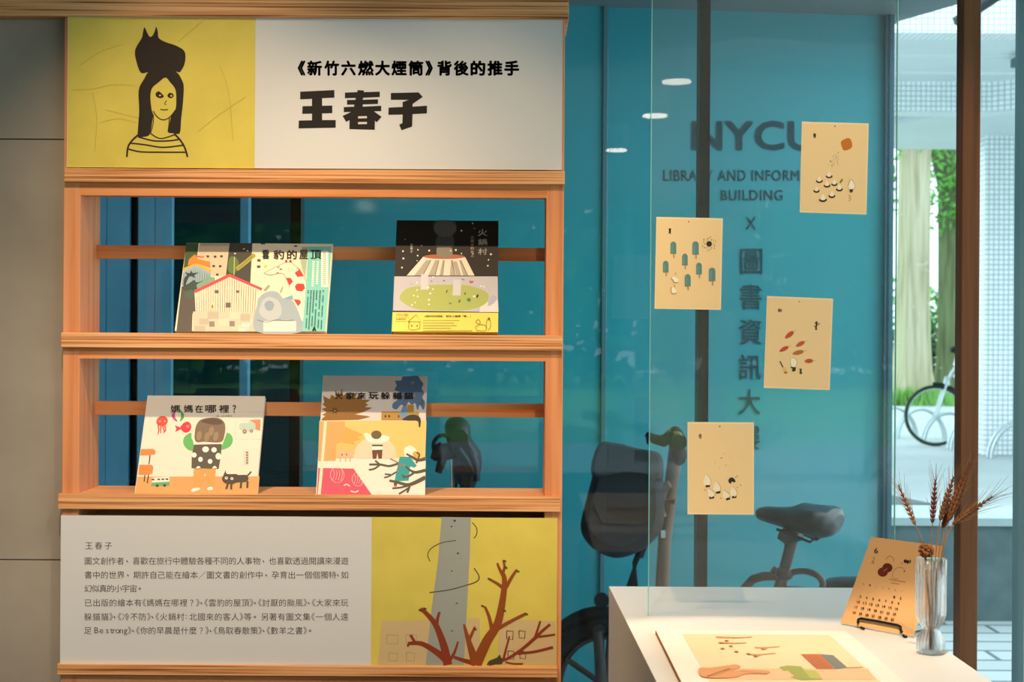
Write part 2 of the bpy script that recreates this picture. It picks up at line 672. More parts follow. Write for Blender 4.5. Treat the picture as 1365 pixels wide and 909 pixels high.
# pale blue boards seen through the left of the shelf
for k, (p0, p1) in enumerate(((112, 171.5), (183.5, 229))):
    b = MB()
    a0, a1 = at(p0, 454, 4.6), at(p1, 454, 4.6)
    n = 2
    for i in range(n):
        xa = a0.x + (a1.x - a0.x) * i / n
        xb = a0.x + (a1.x - a0.x) * (i + 1) / n - 0.002
        b.box((xa, 4.6, 0), (xb, 4.63, 2.6), M_BLUEB)
    b.box((a0.x + 0.003, 4.615, 0), (a1.x - 0.003, 4.64, 2.598), M_MULL)
    tag(b.build('blue_board'), ['pale blue wooden board seen through the shelf, next to its left post',
                                'pale blue wooden board right of the dark gap, left of the dark glass'][k], 'board')
a0, a1 = at(171.5, 454, 4.66), at(183.5, 454, 4.66)
tag(MB().box((a0.x, 4.64, 0), (a1.x, 4.70, 2.6), M_MULL).build('dark_upright'), 'thin black upright in the gap between the two pale blue boards', 'upright')
a0, a1 = at(319.5, 454, 4.8), at(330, 454, 4.8)
tag(MB().box((a0.x, 4.8, 0), (a1.x, 4.85, 2.6), M_BLUEB).build('blue_strip'), 'narrow pale blue upright strip in front of the dark glass', 'strip')

# canopy over the parked bicycles; unseen left part shaped to darken the teal wall
cz = EYE + 1.197
cp = [(-4, 3.1), (0.0, 3.1), (1.0, 4.75), (1.70, 4.75), (1.43, 5.30), (1.43, 5.7), (-4, 5.7)]
struct(MB().prism([(x, y, cz) for x, y in cp], (0, 0, 0.14), mat('canopy_paint', (120, 136, 140), 0.6)).build('ceiling_canopy'))
struct(MB().box((-4.1, 3.0, 0), (-4.0, 5.7, 2.7), M_CONC).build('wall_porch'))

# ---------------------------------------------------------------- outdoors, right side
struct(MB().box((-6, 3.1, -0.08), (20, 8.3, 0.0), M_PAVE).build('floor_paving'))
struct(MB().box((-30, 8.3, -0.08), (60, 33, -0.003), M_GROUND).build('floor_plaza'))
struct(MB().box((-60, 33, -0.1), (90, 90, 0.02), M_GRASS).build('ground_lawn'))
struct(MB().box((-40, -14, -0.08), (40, -4.1, 0.0), M_GROUND).build('ground_terrace'))
struct(MB().box((-40, -60, -0.1), (40, -14, 0.0), M_GRASS).build('ground_meadow'))

# stone bench behind the table
zb = Z(690, 7.3, 1280)
xb0, xb1 = 1.30, 3.6
be = thing('stone_bench', 'long grey stone bench behind the vase, beyond the window', 'bench', ((xb0 + xb1) / 2, 7.6, 0))
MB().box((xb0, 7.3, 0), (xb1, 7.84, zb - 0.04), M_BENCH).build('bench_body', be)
MB().box((xb0, 7.28, zb - 0.04), (xb1, 7.86, zb), mat('lit_stone', (168, 184, 186), 0.7, nscale=5, var=0.08)).build('bench_top', be)  # paler than the body: light falling on the top is in its colour
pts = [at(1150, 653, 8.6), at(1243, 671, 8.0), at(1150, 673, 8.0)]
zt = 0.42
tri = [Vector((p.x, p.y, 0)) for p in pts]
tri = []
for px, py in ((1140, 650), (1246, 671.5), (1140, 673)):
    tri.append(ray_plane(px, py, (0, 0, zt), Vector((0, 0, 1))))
tag(MB().prism([(p.x, p.y, 0) for p in tri], (0, 0, zt), mat('shadow_grey', (84, 98, 102), 0.7)).build('shadow_wedge'), 'dark wedge standing in for a shadow behind the bench, at the edge of the teal wall', 'slab')  # dark wedge added in place of a shadow patch behind the bench

# tiled beams and column of the far porch
zs = EYE + 2.85
xr = 30.0
YB1 = zs and 2.85 * FPX / (454.5 - 4 - 36)
bm1 = MB().box((1.5, YB1, zs), (12, YB1 + 0.3, zs + 1.2), M_TILE).build('tiled_beam')
tag(bm1, 'white mosaic tiled beam at the very top right, nearest edge of the porch', 'beam')
YB2 = 2.85 * FPX / (454.5 - 4 - 103)
so = thing('porch_ceiling', 'pale metal strip ceiling between the two tiled beams', 'ceiling', (5, (YB1 + YB2) / 2, zs))
ys = [YB1 + 0.3 + (YB2 - YB1 - 0.3) * i / 5 for i in range(6)]
for i in range(5):
    MB().box((1.5, ys[i], zs + 0.01 + 0.02 * (i % 2)), (12, ys[i + 1] - 0.02, zs + 0.05 + 0.02 * (i % 2)), M_SOFFIT).build('ceiling_strip', so)
z2 = EYE + (454.5 - 4 - 141) / FPX * YB2
xc0, xc1 = X(1312, 18.2), X(1357.5, 18.2)
b2 = MB()
b2.box((1.5, YB2, z2), (X(1317, YB2), YB2 + 0.35, zs + 0.3), M_TILE)
tag(b2.build('tiled_beam'), 'white mosaic tiled beam lower down, left of the brown wooden post', 'beam')
b3 = MB()
b3.hexa([Vector(v) for v in ((X(1317, YB2), YB2, z2), (X(1318, YB2) + 3, YB2 - 2.2, z2), (X(1318, YB2) + 3, YB2 - 1.8, z2), (X(1317, YB2), YB2 + 0.4, z2),
                             (X(1317, YB2), YB2, zs + 0.01), (X(1318, YB2) + 3, YB2 - 2.2, zs + 0.01), (X(1318, YB2) + 3, YB2 - 1.8, zs + 0.01), (X(1317, YB2), YB2 + 0.4, zs + 0.01))], M_TILE)
tag(b3.build('tiled_beam'), 'white mosaic tiled beam slanting towards us above the tiled column', 'beam')
# soffit behind the second beam
struct(MB().box((1.5, YB2 + 0.35, z2 + 0.12), (12, 19.5, z2 + 0.25), M_SOFFIT).build('ceiling_porch'))
pp = MB()
pp.tube([at(1150, 168, 16.6), at(1240, 152, 16.6), at(1330, 143, 16.6)], 0.06, M_SOFFIT, 12)
tag(pp.build('ceiling_pipe'), 'pale round pipe sloping under the far porch ceiling', 'pipe')
co = MB().box((xc0, 18.2, 0), (xc1, 18.65, z2 + 0.12), M_TILE2)
tag(co.build('tiled_column'), 'square white mosaic tiled column right of the brown wooden post', 'column')
tag(MB().box((X(1359, 14), 14, Z(83, 14, 1365)), (X(1380, 14), 14.3, zs + 0.0), mat('dark_fixture', (70, 96, 96), 0.5)).build('ceiling_fixture'), 'dark box hanging from the porch ceiling at the right edge', 'fixture')
br = MB().tube([at(1274, 30, 8.0), at(1335, -10, 8.0), at(1420, -70, 8.0)], 0.032, M_HEAD, 4)
tag(br.build('steel_brace'), 'dark diagonal steel brace passing behind the top of the wooden post', 'brace')

# bicycle racks: double hoops
HOOPS = ((1160, 582, 0, 'pale steel bicycle hoop at the edge of the teal wall'),
         (1197, 585, 1, 'pale steel bicycle hoop in front of the distant bicycle wheel, second from the left'),
         (1232, 592, 2, 'pale steel bicycle hoop just left of the wooden post'),
         (1268, 600, 3, 'pale steel bicycle hoop largely hidden behind the wooden post'),
         (1322, 611, 4, 'pale steel bicycle hoop in front of the tiled column'))
for (px, py, k, lab) in HOOPS:
    Y = EYE * FPX / (py - 454.5 - 3.5)
    f0 = at(px, py, Y)
    f0.z = 0
    t = thing('bicycle_rack', lab, 'bicycle rack', f0, 'hoop bicycle racks')
    for dy in (0.0, 0.14):
        b = MB()
        pts = []
        for i in range(17):
            a = PI * i / 16
            pts.append(f0 + Vector((0.36 - 0.36 * math.cos(a), dy - 0.02 * i / 16, 0.44 * math.sin(a))))
        b.tube(pts, 0.024, M_STEEL, 8)
        b.build('hoop', t)

# trees
def trunk(b, base, top, r0, r1, m_, lobes=5, amp=0.1, seg=30, n=12, rnd=0):
    rings = []
    for i in range(n + 1):
        t = i / n
        c = Vector(base).lerp(Vector(top), t)
        r = r0 + (r1 - r0) * t + r0 * 0.55 * math.exp(-t * 14)
        rings.append([c + Vector((math.cos(a), math.sin(a), 0)) * r * (1 + amp * (0.4 + math.exp(-t * 5)) * math.sin(lobes * a + rnd)) for a in [2 * PI * k / seg for k in range(seg)]])
    b.loft(rings, m_)


def foliage(b, c, rad, n, size, m_, rng):
    vs, fs = [], []
    for i in range(n):
        while True:
            p = Vector((rng.uniform(-1, 1), rng.uniform(-1, 1), rng.uniform(-1, 1)))
            if p.length < 1:
                break
        p = Vector(c) + Vector((p.x * rad[0], p.y * rad[1], p.z * rad[2]))
        u = Vector((rng.gauss(0, 1), rng.gauss(0, 1), rng.gauss(0, 1))).normalized()
        v = u.orthogonal().normalized()
        s = size * rng.uniform(0.6, 1.4)
        k = len(vs)
        vs += [p - u * s, p + v * s * 0.5, p + u * s, p - v * s * 0.5]
        fs.append((k, k + 1, k + 2, k + 3))
    b.add(vs, fs, m_)


rng = random.Random(4)
tx = X(1217, 34)
t = thing('tree', 'thick pale-barked tree trunk beside the teal wall edge', 'tree', (tx, 34, 0))
b = MB()
trunk(b, (tx, 34, 0), (tx + 0.05, 34, 9), 0.40, 0.36, M_BARK, 5, 0.10)
b.build('trunk', t)
b = MB()
foliage(b, (tx + 0.5, 33.8, 6.6), (1.6, 0.8, 1.0), 260, 0.09, M_LEAF, rng)
foliage(b, (tx, 34, 10.5), (5, 4, 3), 3500, 0.16, M_LEAFD, rng)
b.build('foliage', t)
tx = X(1266, 44)
t = thing('tree', 'slimmer darker tree trunk just left of the wooden post', 'tree', (tx, 44, 0))
b = MB()
trunk(b, (tx, 44, 0), (tx - 0.15, 44, 10), 0.33, 0.27, M_BARKD, 4, 0.12, rnd=1)
b.tube([(tx - 0.1, 44, 5.5), (tx - 0.5, 44, 7.2), (tx - 0.9, 44, 9)], [0.15, 0.12, 0.1], M_BARKD, 8)
b.build('trunk', t)
b = MB()
foliage(b, (tx - 0.6, 43.5, 6.3), (1.5, 0.8, 1.6), 700, 0.11, M_LEAF, rng)
foliage(b, (tx + 0.9, 43.5, 6.3), (1.0, 0.8, 1.6), 300, 0.11, M_LEAF, rng)
foliage(b, (tx, 44, 11), (5, 4, 3), 2500, 0.18, M_LEAFD, rng)
b.build('foliage', t)
hd = MB()
for i in range(14):
    cx = -16 + i * 4 + rng.uniform(-1, 1)
    foliage(hd, (cx + 24, 64 + rng.uniform(-2, 2), 1.4 + rng.uniform(0, 1.2)), (3.4, 2, 2.4), 900, 0.22, M_LEAF if i % 3 else M_LEAFD, rng)
o = hd.build('hedge_foliage')
o['kind'] = 'stuff'
tag(o, 'sunlit green hedge foliage far beyond the lawn', 'hedge')
sb_ = MB()  # low foliage added in place of shaded ground, shade put into its colour
for i in range(9):
    foliage(sb_, (10 + i * 1.4, 50 + rng.uniform(-1, 1), 0.9 + rng.uniform(-.2, .3)), (1.5, 1, 1.1), 700, 0.13, M_SHADE_LEAF, rng)
o = sb_.build('shade_bank_foliage')
o['kind'] = 'stuff'
tag(o, 'dark shrubs added for the shaded grass bank behind the slimmer tree trunk', 'shrubs')
gm = MB()
for i in range(900):
    p = at(rng.uniform(1188, 1300), 500, rng.uniform(32.4, 33.3))
    p.z = 0
    a = rng.uniform(0, 2 * PI)
    h = rng.uniform(0.15, 0.5)
    d = Vector((math.cos(a) * 0.03, math.sin(a) * 0.03, 0))
    lean = Vector((rng.uniform(-.1, .1), rng.uniform(-.1, .1), h))
    gm.add([p - d, p + d, p + lean], [(0, 1, 2)], M_GRASS)
o = gm.build('tall_grass')
o['kind'] = 'stuff'
tag(o, 'bright green tufts of grass at the foot of the pale tree', 'grass')
hz = MB()
for i in range(12):
    foliage(hz, (-30 + i * 5.4, -40 + rng.uniform(-2, 2), 4 + rng.uniform(-1, 1)), (4.6, 3, 5.0), 1300, 0.5, M_LEAFD if i % 2 else M_LEAF, rng)
o = hz.build('hedge_foliage')
o['kind'] = 'stuff'
tag(o, 'green hedge foliage mirrored faintly in the window glass', 'hedge')

# ---------------------------------------------------------------- display shelf
NF = Vector((0, -1, 0))
xl0, xl1 = X(83.5, YF), X(106, YF)
xr0, xr1 = X(727, YF), X(750.5, YF)
sh = thing('display_shelf', 'tall open wooden display shelf of pale pine with plywood boards, between concrete wall and window', 'shelf', ((xl0 + xr1) / 2, 2.73, 0))
ztop = Z(0, YB, 415)
for (a, b) in ((xl0, xl1), (xr0, xr1)):
    MB().box((a, YF, 0), (b, YBK, Z(22, YF, 415)), M_PINE_V).build('post', sh, bevel=0.0015)


def board(px0, px1, pt, pb, thk_back=YBK + 0.01, m_=M_PLY):
    MB().box((X(px0, YB), YB, Z(pb, YB, 415)), (X(px1, YB), thk_back, Z(pt, YB, 415)), m_).build('shelf_board', sh, bevel=0.0012)


board(-330, 755.5, -14, 23.5)
board(84, 751.5, 226, 244)
board(81, 749.5, 445, 465.2)
board(78.5, 748, 660, 680.5)
board(78.5, 746, 887, 901.5)
for pt, pb in ((244.2, 262), (465.4, 479.6)):
    MB().box((xl1 - 0.001, YF, Z(pb, YF, 415)), (xr0 + 0.001, YF + 0.03, Z(pt, YF, 415)), M_PINE_H).build('front_rail', sh)
for pt, pb in ((328.5, 346), (536.5, 554.5)):
    MB().box((X(95, YRAIL), YRAIL, Z(pb, YRAIL, 415)), (X(737, YRAIL), YRAIL + 0.02, Z(pt, YRAIL, 415)), M_PINE_H).build('back_rail', sh)
MB().box((xl1 - 0.001, YF, Z(940, YF, 415)), (xr0 + 0.001, YF + 0.03, Z(901.8, YF, 415)), M_PINE_H).build('front_rail', sh)
# backs of the panel bays
for pt, pb in ((24, 226), (681, 887)):
    MB().box((xl1, YBK - 0.02, Z(pb, YF, 415)), (xr0, YBK - 0.008, Z(pt, YF, 415)), M_PINE_H).build('back_panel', sh)

# ---------------------------------------------------------------- title panel
y0, y1 = Z(24.6, YF, 418), Z(224.5, YF, 418)
yfr = YF - 0.001


def panel(name, label, px0, px1, pt, pb):
    t = thing(name, label, 'panel', at((px0 + px1) / 2, pb, YF))
    MB().box((X(px0, YF), YF - 0.004, Z(pb, YF, 415)), (X(px1, YF), YF - 0.0002, Z(pt, YF, 415)), M_PANEL).build('board', t)
    return t


tp = panel('title_panel', 'wide title panel with a black line portrait on yellow and bold black lettering', 88.5, 747.5, 25, 225)
pfront = Vector((0, YF - 0.004, EYE))
A = Art(pfront, NF, 0, 0, 3.4125)
zt0, zb0, xa, xm = Z(25, YF - 0.004, 415), Z(225, YF - 0.004, 415), X(88.5, YF - 0.004), X(338, YF - 0.004)
A.mb.add([(xa, YF - 0.0043, zb0), (xm, YF - 0.0043, zb0), (xm, YF - 0.0043, zt0), (xa, YF - 0.0043, zt0)], [(0, 1, 2, 3)], M_YELLOW)
A.off = 0.0006
for pts in (((330, 410), (420, 405), (520, 385), (610, 390)), ((360, 300), (450, 240), (560, 200)), ((480, 500), (560, 520), (640, 540)), ((810, 190), (880, 130), (930, 90)), ((420, 420), (440, 540), (430, 690)),
            ((900, 600), (1000, 520), (1120, 440)), ((1000, 300), (1040, 420), (1060, 640)), ((450, 560), (540, 540), (620, 560))):
    A.line(pts, 2.5, 'beac4a', up=False)
A.off += 0.0001
K = '2c2420'
A.blob([(640, 330), (618, 270), (614, 235), (622, 210), (645, 172), (650, 150)] + [(657, 124), (668, 145), (680, 166), (692, 164), (703, 145), (711, 122), (718, 145), (722, 172)] + [(750, 190), (800, 207), (835, 228), (844, 255), (838, 295), (818, 328), (800, 326), (770, 345), (720, 345), (680, 328)], K, 4)
A.blob([(680, 325), (655, 360), (631, 410), (633, 500), (628, 580), (628, 618), (655, 622), (680, 612), (690, 570), (696, 520), (690, 500), (684, 440), (692, 400), (720, 375), (752, 352), (772, 372), (797, 405), (802, 450), (798, 500), (778, 530), (770, 570), (763, 600), (790, 606), (818, 604), (824, 540), (831, 480), (836, 400), (828, 365), (800, 326), (740, 318)], K, 4)
A.blob([(752, 356), (720, 378), (694, 405), (687, 450), (692, 505), (718, 532), (745, 544), (775, 528), (798, 498), (801, 450), (795, 405), (772, 376)], 'd6c65c', 4)
A.line([(696, 505), (718, 534), (745, 545), (775, 530), (798, 500)], 4.5, K)
A.line([(697, 520), (697, 560), (686, 603)], 4, K)
A.line([(770, 535), (768, 570), (764, 600)], 4, K)
A.blob([(708, 425), (722, 415), (738, 428), (745, 440), (730, 447), (712, 440)], K, 4)
A.ell(728, 434, 5, 3.5, 'd6c65c')
A.blob([(762, 432), (772, 422), (786, 426), (790, 438), (778, 447), (765, 442)], K, 4)
A.ell(779, 436, 5, 4, 'd6c65c')
A.line([(757, 457), (748, 474), (757, 477)], 3.5, K, False)
A.line([(729, 497), (745, 500), (764, 498)], 5, K)
A.line([(630, 612), (600, 640), (582, 670), (577, 714)], 8, K)
A.line([(792, 607), (822, 640), (842, 675), (853, 714)], 8, K)
A.line([(684, 606), (730, 630), (795, 612)], 5, K)
A.line([(628, 622), (700, 640), (770, 640), (812, 634)], 6, K)
A.line([(588, 650), (660, 658), (740, 670), (832, 660)], 6, K)
A.line([(582, 677), (640, 690), (740, 692), (845, 692)], 6, K)
A.build('portrait_print', tp)

A = Art(pfront, NF, 350, 0, 3.25)
K2 = '201c1c'
for ch, x0, x1 in zip('《新竹六燃大煙筒》背後的推手', (152, 193, 267, 340, 413, 487, 558, 631, 705, 757, 828, 901, 974, 1047), (186, 258, 332, 404, 482, 552, 625, 697, 738, 820, 893, 966, 1040, 1112)):
    A.text(ch, x0, 262, x1, 328, K2, bold=0.042)
P = A.poly
P([(163, 397), (311, 390), (311, 423), (258, 425), (258, 458), (302, 457), (302, 490), (258, 491), (258, 520), (317, 520), (317, 553), (156, 556), (157, 522), (214, 521), (214, 492), (172, 493), (173, 460), (214, 459), (214, 428), (163, 430)], K2)
# second character
P([(357, 401), (410, 399), (412, 390), (440, 392), (438, 399), (508, 397), (508, 420), (436, 423), (434, 432), (500, 430), (500, 450), (434, 452), (434, 462), (514, 458), (514, 481), (482, 482), (516, 506), (494, 530), (487, 522), (486, 562), (376, 559), (377, 520), (362, 528), (347, 502), (385, 484), (352, 486), (352, 464), (396, 462), (398, 453), (366, 453), (366, 433), (402, 432), (404, 424), (357, 425)], K2)
P([(414, 504), (452, 503), (452, 512), (414, 513)], 'd8d4d0')
P([(414, 529), (452, 528), (452, 537), (414, 538)], 'd8d4d0')
# third character
P([(556, 403), (676, 400), (694, 420), (650, 450), (650, 462), (712, 458), (712, 491), (650, 494), (648, 548), (602, 564), (592, 540), (606, 533), (607, 496), (545, 497), (546, 466), (607, 463), (607, 442), (634, 432), (556, 432)], K2)
A.build('lettering', tp)

# ---------------------------------------------------------------- text panel
bp_ = panel('text_panel', 'wide lower panel with lines of small text beside a yellow picture of bare red branches', 83.5, 744.5, 688.5, 888)
A = Art(pfront, NF, 60, 660, 3.1023)
TX = '4a4038'
lines = (('王春子', 162, 281, 190, 228), ('圖文創作者，喜歡在旅行中體驗各種不同的人事物，也喜歡透過閱讀來漫遊', 162, 1256, 253, 291),
         ('書中的世界，期許自己能在繪本／圖文書的創作中，孕育出一個個獨特、如', 162, 1256, 311, 349),
         ('幻似真的小宇宙。', 162, 412, 367, 405), ('已出版的繪本有《媽媽在哪裡？》、《雲豹的屋頂》、《討厭的颱風》、《大家來玩', 162, 1256, 426, 464),
         ('躲貓貓》、《冷不防》、《火鍋村：北國來的客人》等。另著有圖文集《一個人遠', 160, 1256, 484, 522),
         ('足 Be strong》、《你的早晨是什麼？》、《鳥取春散策》、《數羊之書》。', 160, 1118, 541, 579))
NAR = '《》、：'
for s, x0, x1, y0, y1 in lines:
    adv = []
    for ch in s:
        adv.append(0.5 if ch in NAR else 0.27 if ch == ' ' else (0.66 if ch in 'Bm' else 0.5 if ch in 'eosng' else 0.34) if ord(ch) < 128 else 1.0)
    u = (x1 - x0) / sum(adv)
    cx = x0
    h = y1 - y0
    for ch, a in zip(s, adv):
        if ch in '，、。：':
            px_ = cx + u * a * (0.35 if ch != '、' else 0.3)
            cy = y0 + h * (0.52 if ch in '，。、' else 0.5)
            if ch == '：':
                A.ell(px_, cy - 6, 2, 2, TX, up=False)
                A.ell(px_, cy + 6, 2, 2, TX, up=False)
            elif ch == '。':
                A.ell(px_, cy, 5, 5, TX, up=False)
                A.off += 0.0001
                A.ell(px_, cy, 2.4, 2.4, 'd6d4d2', up=False)
                A.off -= 0.0001
            else:
                A.line([(px_ - 2, cy - 3), (px_ + 3, cy + 5)], 4, TX, up=False)
        elif ch != ' ':
            vs, fs = glyphs(ch)
            mx0, mx1 = min(v[0] for v in vs), max(v[0] for v in vs)
            my0, my1 = min(v[1] for v in vs), max(v[1] for v in vs)
            if ord(ch) < 128:
                k = 36.0
                Q = [A._pt(cx + 1 + (p - mx0) * k, y1 - 8 - q * k) for p, q in vs]
            elif ch in '《》':
                k = 34.0
                w_ = (mx1 - mx0) * k
                Q = [A._pt(cx + (u * a - w_) / 2 + (p - mx0) * k, y1 - 4 - (q + 0.08) * k) for p, q in vs]
            else:
                k = 33.5
                Q = [A._pt(cx + u * 0.5 + (p - (mx0 + mx1) / 2) * k, (y0 + y1) / 2 - (q - 0.38) * k) for p, q in vs]
            A.mb.add(Q, fs, ink(TX))
        cx += u * a
A.build('lettering', bp_)

A = Art(pfront, NF, 460, 660, 3.65)
xm, xb = X(497, YF - 0.004), X(744.5, YF - 0.004)
zt0, zb0 = Z(688.5, YF - 0.004, 415), Z(888, YF - 0.004, 415)
A.mb.add([(xm, YF - 0.0043, zb0), (xb, YF - 0.0043, zb0), (xb, YF - 0.0043, zt0), (xm, YF - 0.0043, zt0)], [(0, 1, 2, 3)], M_YELLOW)
A.off = 0.0005
BT = 826
A.poly([(178, 612), (655, 598), (658, BT), (160, BT)], 'cdb588')
A.poly([(748, 606), (1024, 612), (1024, BT), (742, BT)], 'cdb588')
for x, y, w, h in ((202, 680, 56, 44), (296, 678, 52, 40), (212, 768, 44, 40), (298, 766, 40, 42), (786, 660, 32, 42), (846, 660, 30, 36), (792, 758, 30, 40), (850, 760, 30, 36)):
    A.line([(x, y), (x + w, y + 2), (x + w - 2, y + h), (x + 1, y + h - 2), (x, y)], 4, 'a89a78', False, up=False)
A.off += 0.0001
A.poly([(470, 106), (612, 108), (606, 300), (592, 560), (578, BT), (392, BT), (420, 560), (452, 320)], '9ba09a')
for x, y, r in ((533, 124, 6), (518, 152, 4), (549, 283, 5), (562, 306, 3), (519, 369, 4), (543, 526, 4), (520, 660, 4), (505, 760, 4)):
    A.ell(x, y, r, r * 0.8, '6f7874', up=False)
INK = '4a4a30'
A.line([(540, 220), (470, 232), (420, 258), (402, 290), (414, 322)], 4, INK)
A.line([(618, 132), (640, 160), (640, 190), (626, 210)], 4, INK)
A.line([(628, 355), (652, 395), (640, 420), (590, 438), (510, 460), (410, 474)], 5, INK)
BR, BR2 = '8a3a22', '8f4a20'
for pts, w, c in (([(500, BT), (485, 750), (466, 690), (440, 630), (400, 580), (366, 552)], (44, 16), BR), ([(445, 640), (450, 600), (460, 568)], (18, 12), BR),
                  ([(490, 800), (440, 760), (370, 722), (306, 722)], (36, 16), BR), ([(340, 716), (318, 680)], 14, BR), ([(306, 722), (306, 738)], 10, BR),
                  ([(506, 806), (530, 770), (550, 712)], (20, 8), BR), ([(620, 815), (580, 805), (530, 788)], (26, 14), BR),
                  ([(640, BT), (620, 770), (598, 700), (578, 628)], (50, 10), BR2), ([(604, 702), (620, 668), (632, 640)], (18, 10), BR2),
                  ([(636, BT), (690, 710), (740, 630), (765, 520), (776, 420), (766, 375)], (54, 18), BR2), ([(768, 390), (752, 360), (740, 330)], (18, 10), BR2), ([(766, 380), (776, 350), (770, 318)], (16, 10), BR2),
                  ([(770, 452), (740, 430), (702, 408)], (18, 10), BR2), ([(784, 448), (810, 400), (836, 362)], (18, 12), BR2),
                  ([(714, 650), (700, 590), (680, 542)], (20, 12), BR2), ([(742, 650), (810, 612), (880, 576)], (20, 14), BR2),
                  ([(700, 826), (780, 800), (860, 750), (930, 690)], (10, 18), BR), ([(925, 695), (960, 660), (998, 628)], (16, 12), BR), ([(925, 688), (938, 650), (950, 612)], (12, 10), BR), ([(930, 690), (980, 684), (1022, 678)], (12, 10), BR),
                  ([(840, 770), (920, 762), (1012, 740)], (12, 14), BR), ([(770, 800), (785, 740), (800, 686)], (12, 8), BR), ([(780, 812), (820, 820), (866, 820)], 8, BR)):
    A.line(pts, w, c)
A.poly([(688, BT), (700, 806), (740, 790), (752, 774), (758, 788), (768, 800), (764, BT - 4)], '4b4630')
for x, y in ((366, 560), (388, 552), (702, 408), (776, 320), (782, 352), (840, 370), (775, 562), (670, 540), (882, 578), (632, 652)):
    A.ell(x, y, 10, 5, '5a4a28', 0.4, 10, up=False)
A.build('branch_print', bp_)

# ---------------------------------------------------------------- picture books
DLEAN = 0.093


class Book:
    def __init__(self, label, bl, br, tl, tr, cover, edge='ece4d4', thick=0.009, group='picture books on the display shelf'):
        Yb = 2.674
        self.bl, self.br = at(*bl, Yb), at(*br, Yb)
        zb = min(self.bl.z, self.br.z)
        ztop_ = at((tl[0] + tr[0]) / 2, (tl[1] + tr[1]) / 2, Yb + DLEAN).z
        x0, x1 = (self.bl.x + X(tl[0], Yb + DLEAN)) / 2, (self.br.x + X(tr[0], Yb + DLEAN)) / 2
        self.x0, self.x1 = x0, x1
        up = Vector((0, DLEAN, ztop_ - zb))
        self.hh = up.length
        up.normalize()
        self.up = up
        self.n = Vector((0, -up.z, up.y))
        self.p0 = Vector((x0, Yb, zb))
        zshelf = zb
        # keep the lower back edge on the board: the back corner is below the front by thick*n.z
        self.t = thing('picture_book', label, 'book', ((x0 + x1) / 2, Yb + 0.01, zb), group)
        b = MB()

        def P(u, v, w):
            return self.p0 + Vector((u, 0, 0)) + up * v - self.n * w
        wd, hh = x1 - x0, self.hh
        self.P, self.wd = P, wd
        m_ = ink(cover)

        def slab(b, u0, u1, v0, v1, w0, w1, m_):
            b.hexa([P(u0, v0, w0), P(u1, v0, w0), P(u1, v0, w1), P(u0, v0, w1), P(u0, v1, w0), P(u1, v1, w0), P(u1, v1, w1), P(u0, v1, w1)], m_)
        slab(b, 0, wd, 0.002, hh, 0, 0.0016, m_)
        slab(b, 0, wd, 0.002, hh, thick - 0.0016, thick, m_)
        slab(b, 0, 0.0016, 0.002, hh, 0, thick, m_)
        b.build('cover', self.t)
        b = MB()
        slab(b, 0.0018, wd - 0.003, 0.004, hh - 0.003, 0.0017, thick - 0.0017, ink(edge))
        b.build('page_block', self.t)
        self.slab = slab

    def art(self, ox, oy, sc, base=0.00015):
        return Art(self.p0, self.n, ox, oy, sc, 0.00001, base)

    def full(self, A, col, v0=0.0, v1=1.0, u0=0.0, u1=1.0):
        A.off += A.step
        m_ = ink(col) if isinstance(col, str) else col
        h0, h1 = 0.002 + (self.hh - 0.002) * v0, 0.002 + (self.hh - 0.002) * v1
        A.mb.add([self.P(self.wd * u0, h0, -A.off), self.P(self.wd * u1, h0, -A.off), self.P(self.wd * u1, h1, -A.off), self.P(self.wd * u0, h1, -A.off)], [(0, 1, 2, 3)], m_)


# --- upper left: the roof picture book
B = Book('picture book with a red-roofed striped house and spotted animal on the cover, upper shelf', (233, 442), (436, 442), (247.5, 324.5), (442, 324.5), 'f0e4cc')
A = B.art(230, 315, 6.2)
B.full(A, 'efe3cb')
A.poly([(112, 56), (215, 56), (205, 160), (180, 330), (80, 400), (75, 420), (88, 300), (100, 180)], '3f5a3c')
A.poly([(228, 56), (470, 56), (450, 330), (300, 330), (205, 200)], 'd8c4a8')
A.poly([(228, 56), (470, 56), (468, 80), (225, 80)], 'b8aa96')
A.poly([(472, 56), (660, 56), (640, 440), (440, 330)], '45463e')
A.blob([(470, 180), (512, 168), (545, 210), (540, 270), (500, 310), (460, 280)], '5d7a44')
A.line([(512, 168), (508, 320)], 7, 'c8c070', False)
A.line([(680, 150), (610, 210), (530, 272)], 34, 'a8a04a', False)
A.line([(660, 165), (540, 270)], 7, '7a8038', False)
for x, y in ((516, 142), (590, 104), (620, 120)):
    A.ell(x, y, 8, 5, 'f0ead8', up=False)
for x, y in ((292, 166), (352, 168), (404, 165), (340, 246), (394, 247), (370, 316)):
    A.rect(x - 11, y - 9, x + 11, y + 9, '4c4238')
A.poly([(90, 280), (195, 225), (320, 290), (300, 420), (80, 420)], '9cb6c4')
for i in range(12):
    A.line([(95 + i * 19, 262 + abs(i - 5) * 8), (88 + i * 19, 418)], 5, '5f86a2', False, up=False)
A.line([(86, 276), (195, 226), (320, 292)], 20, 'e2b23c', False)
A.poly([(125, 240), (135, 190), (180, 150), (215, 190), (310, 210), (312, 262), (200, 222)], 'd88a34')
A.line([(180, 155), (230, 170), (260, 168)], 12, 'd06a3c')
A.poly([(300, 330), (350, 340), (350, 370), (240, 440), (190, 440), (200, 390)], '7fa890')
A.poly([(75, 415), (180, 430), (190, 620), (165, 640), (160, 785), (32, 785)], '5a5450')
A.blob([(90, 400), (100, 340), (120, 322), (104, 296), (140, 305), (155, 280), (165, 302), (215, 300), (180, 322), (190, 345), (150, 330), (128, 350), (104, 410)], '33434a')
A.blob([(80, 420), (140, 385), (180, 360), (200, 380), (255, 365), (200, 400), (200, 440), (110, 450)], '3c4f4a')
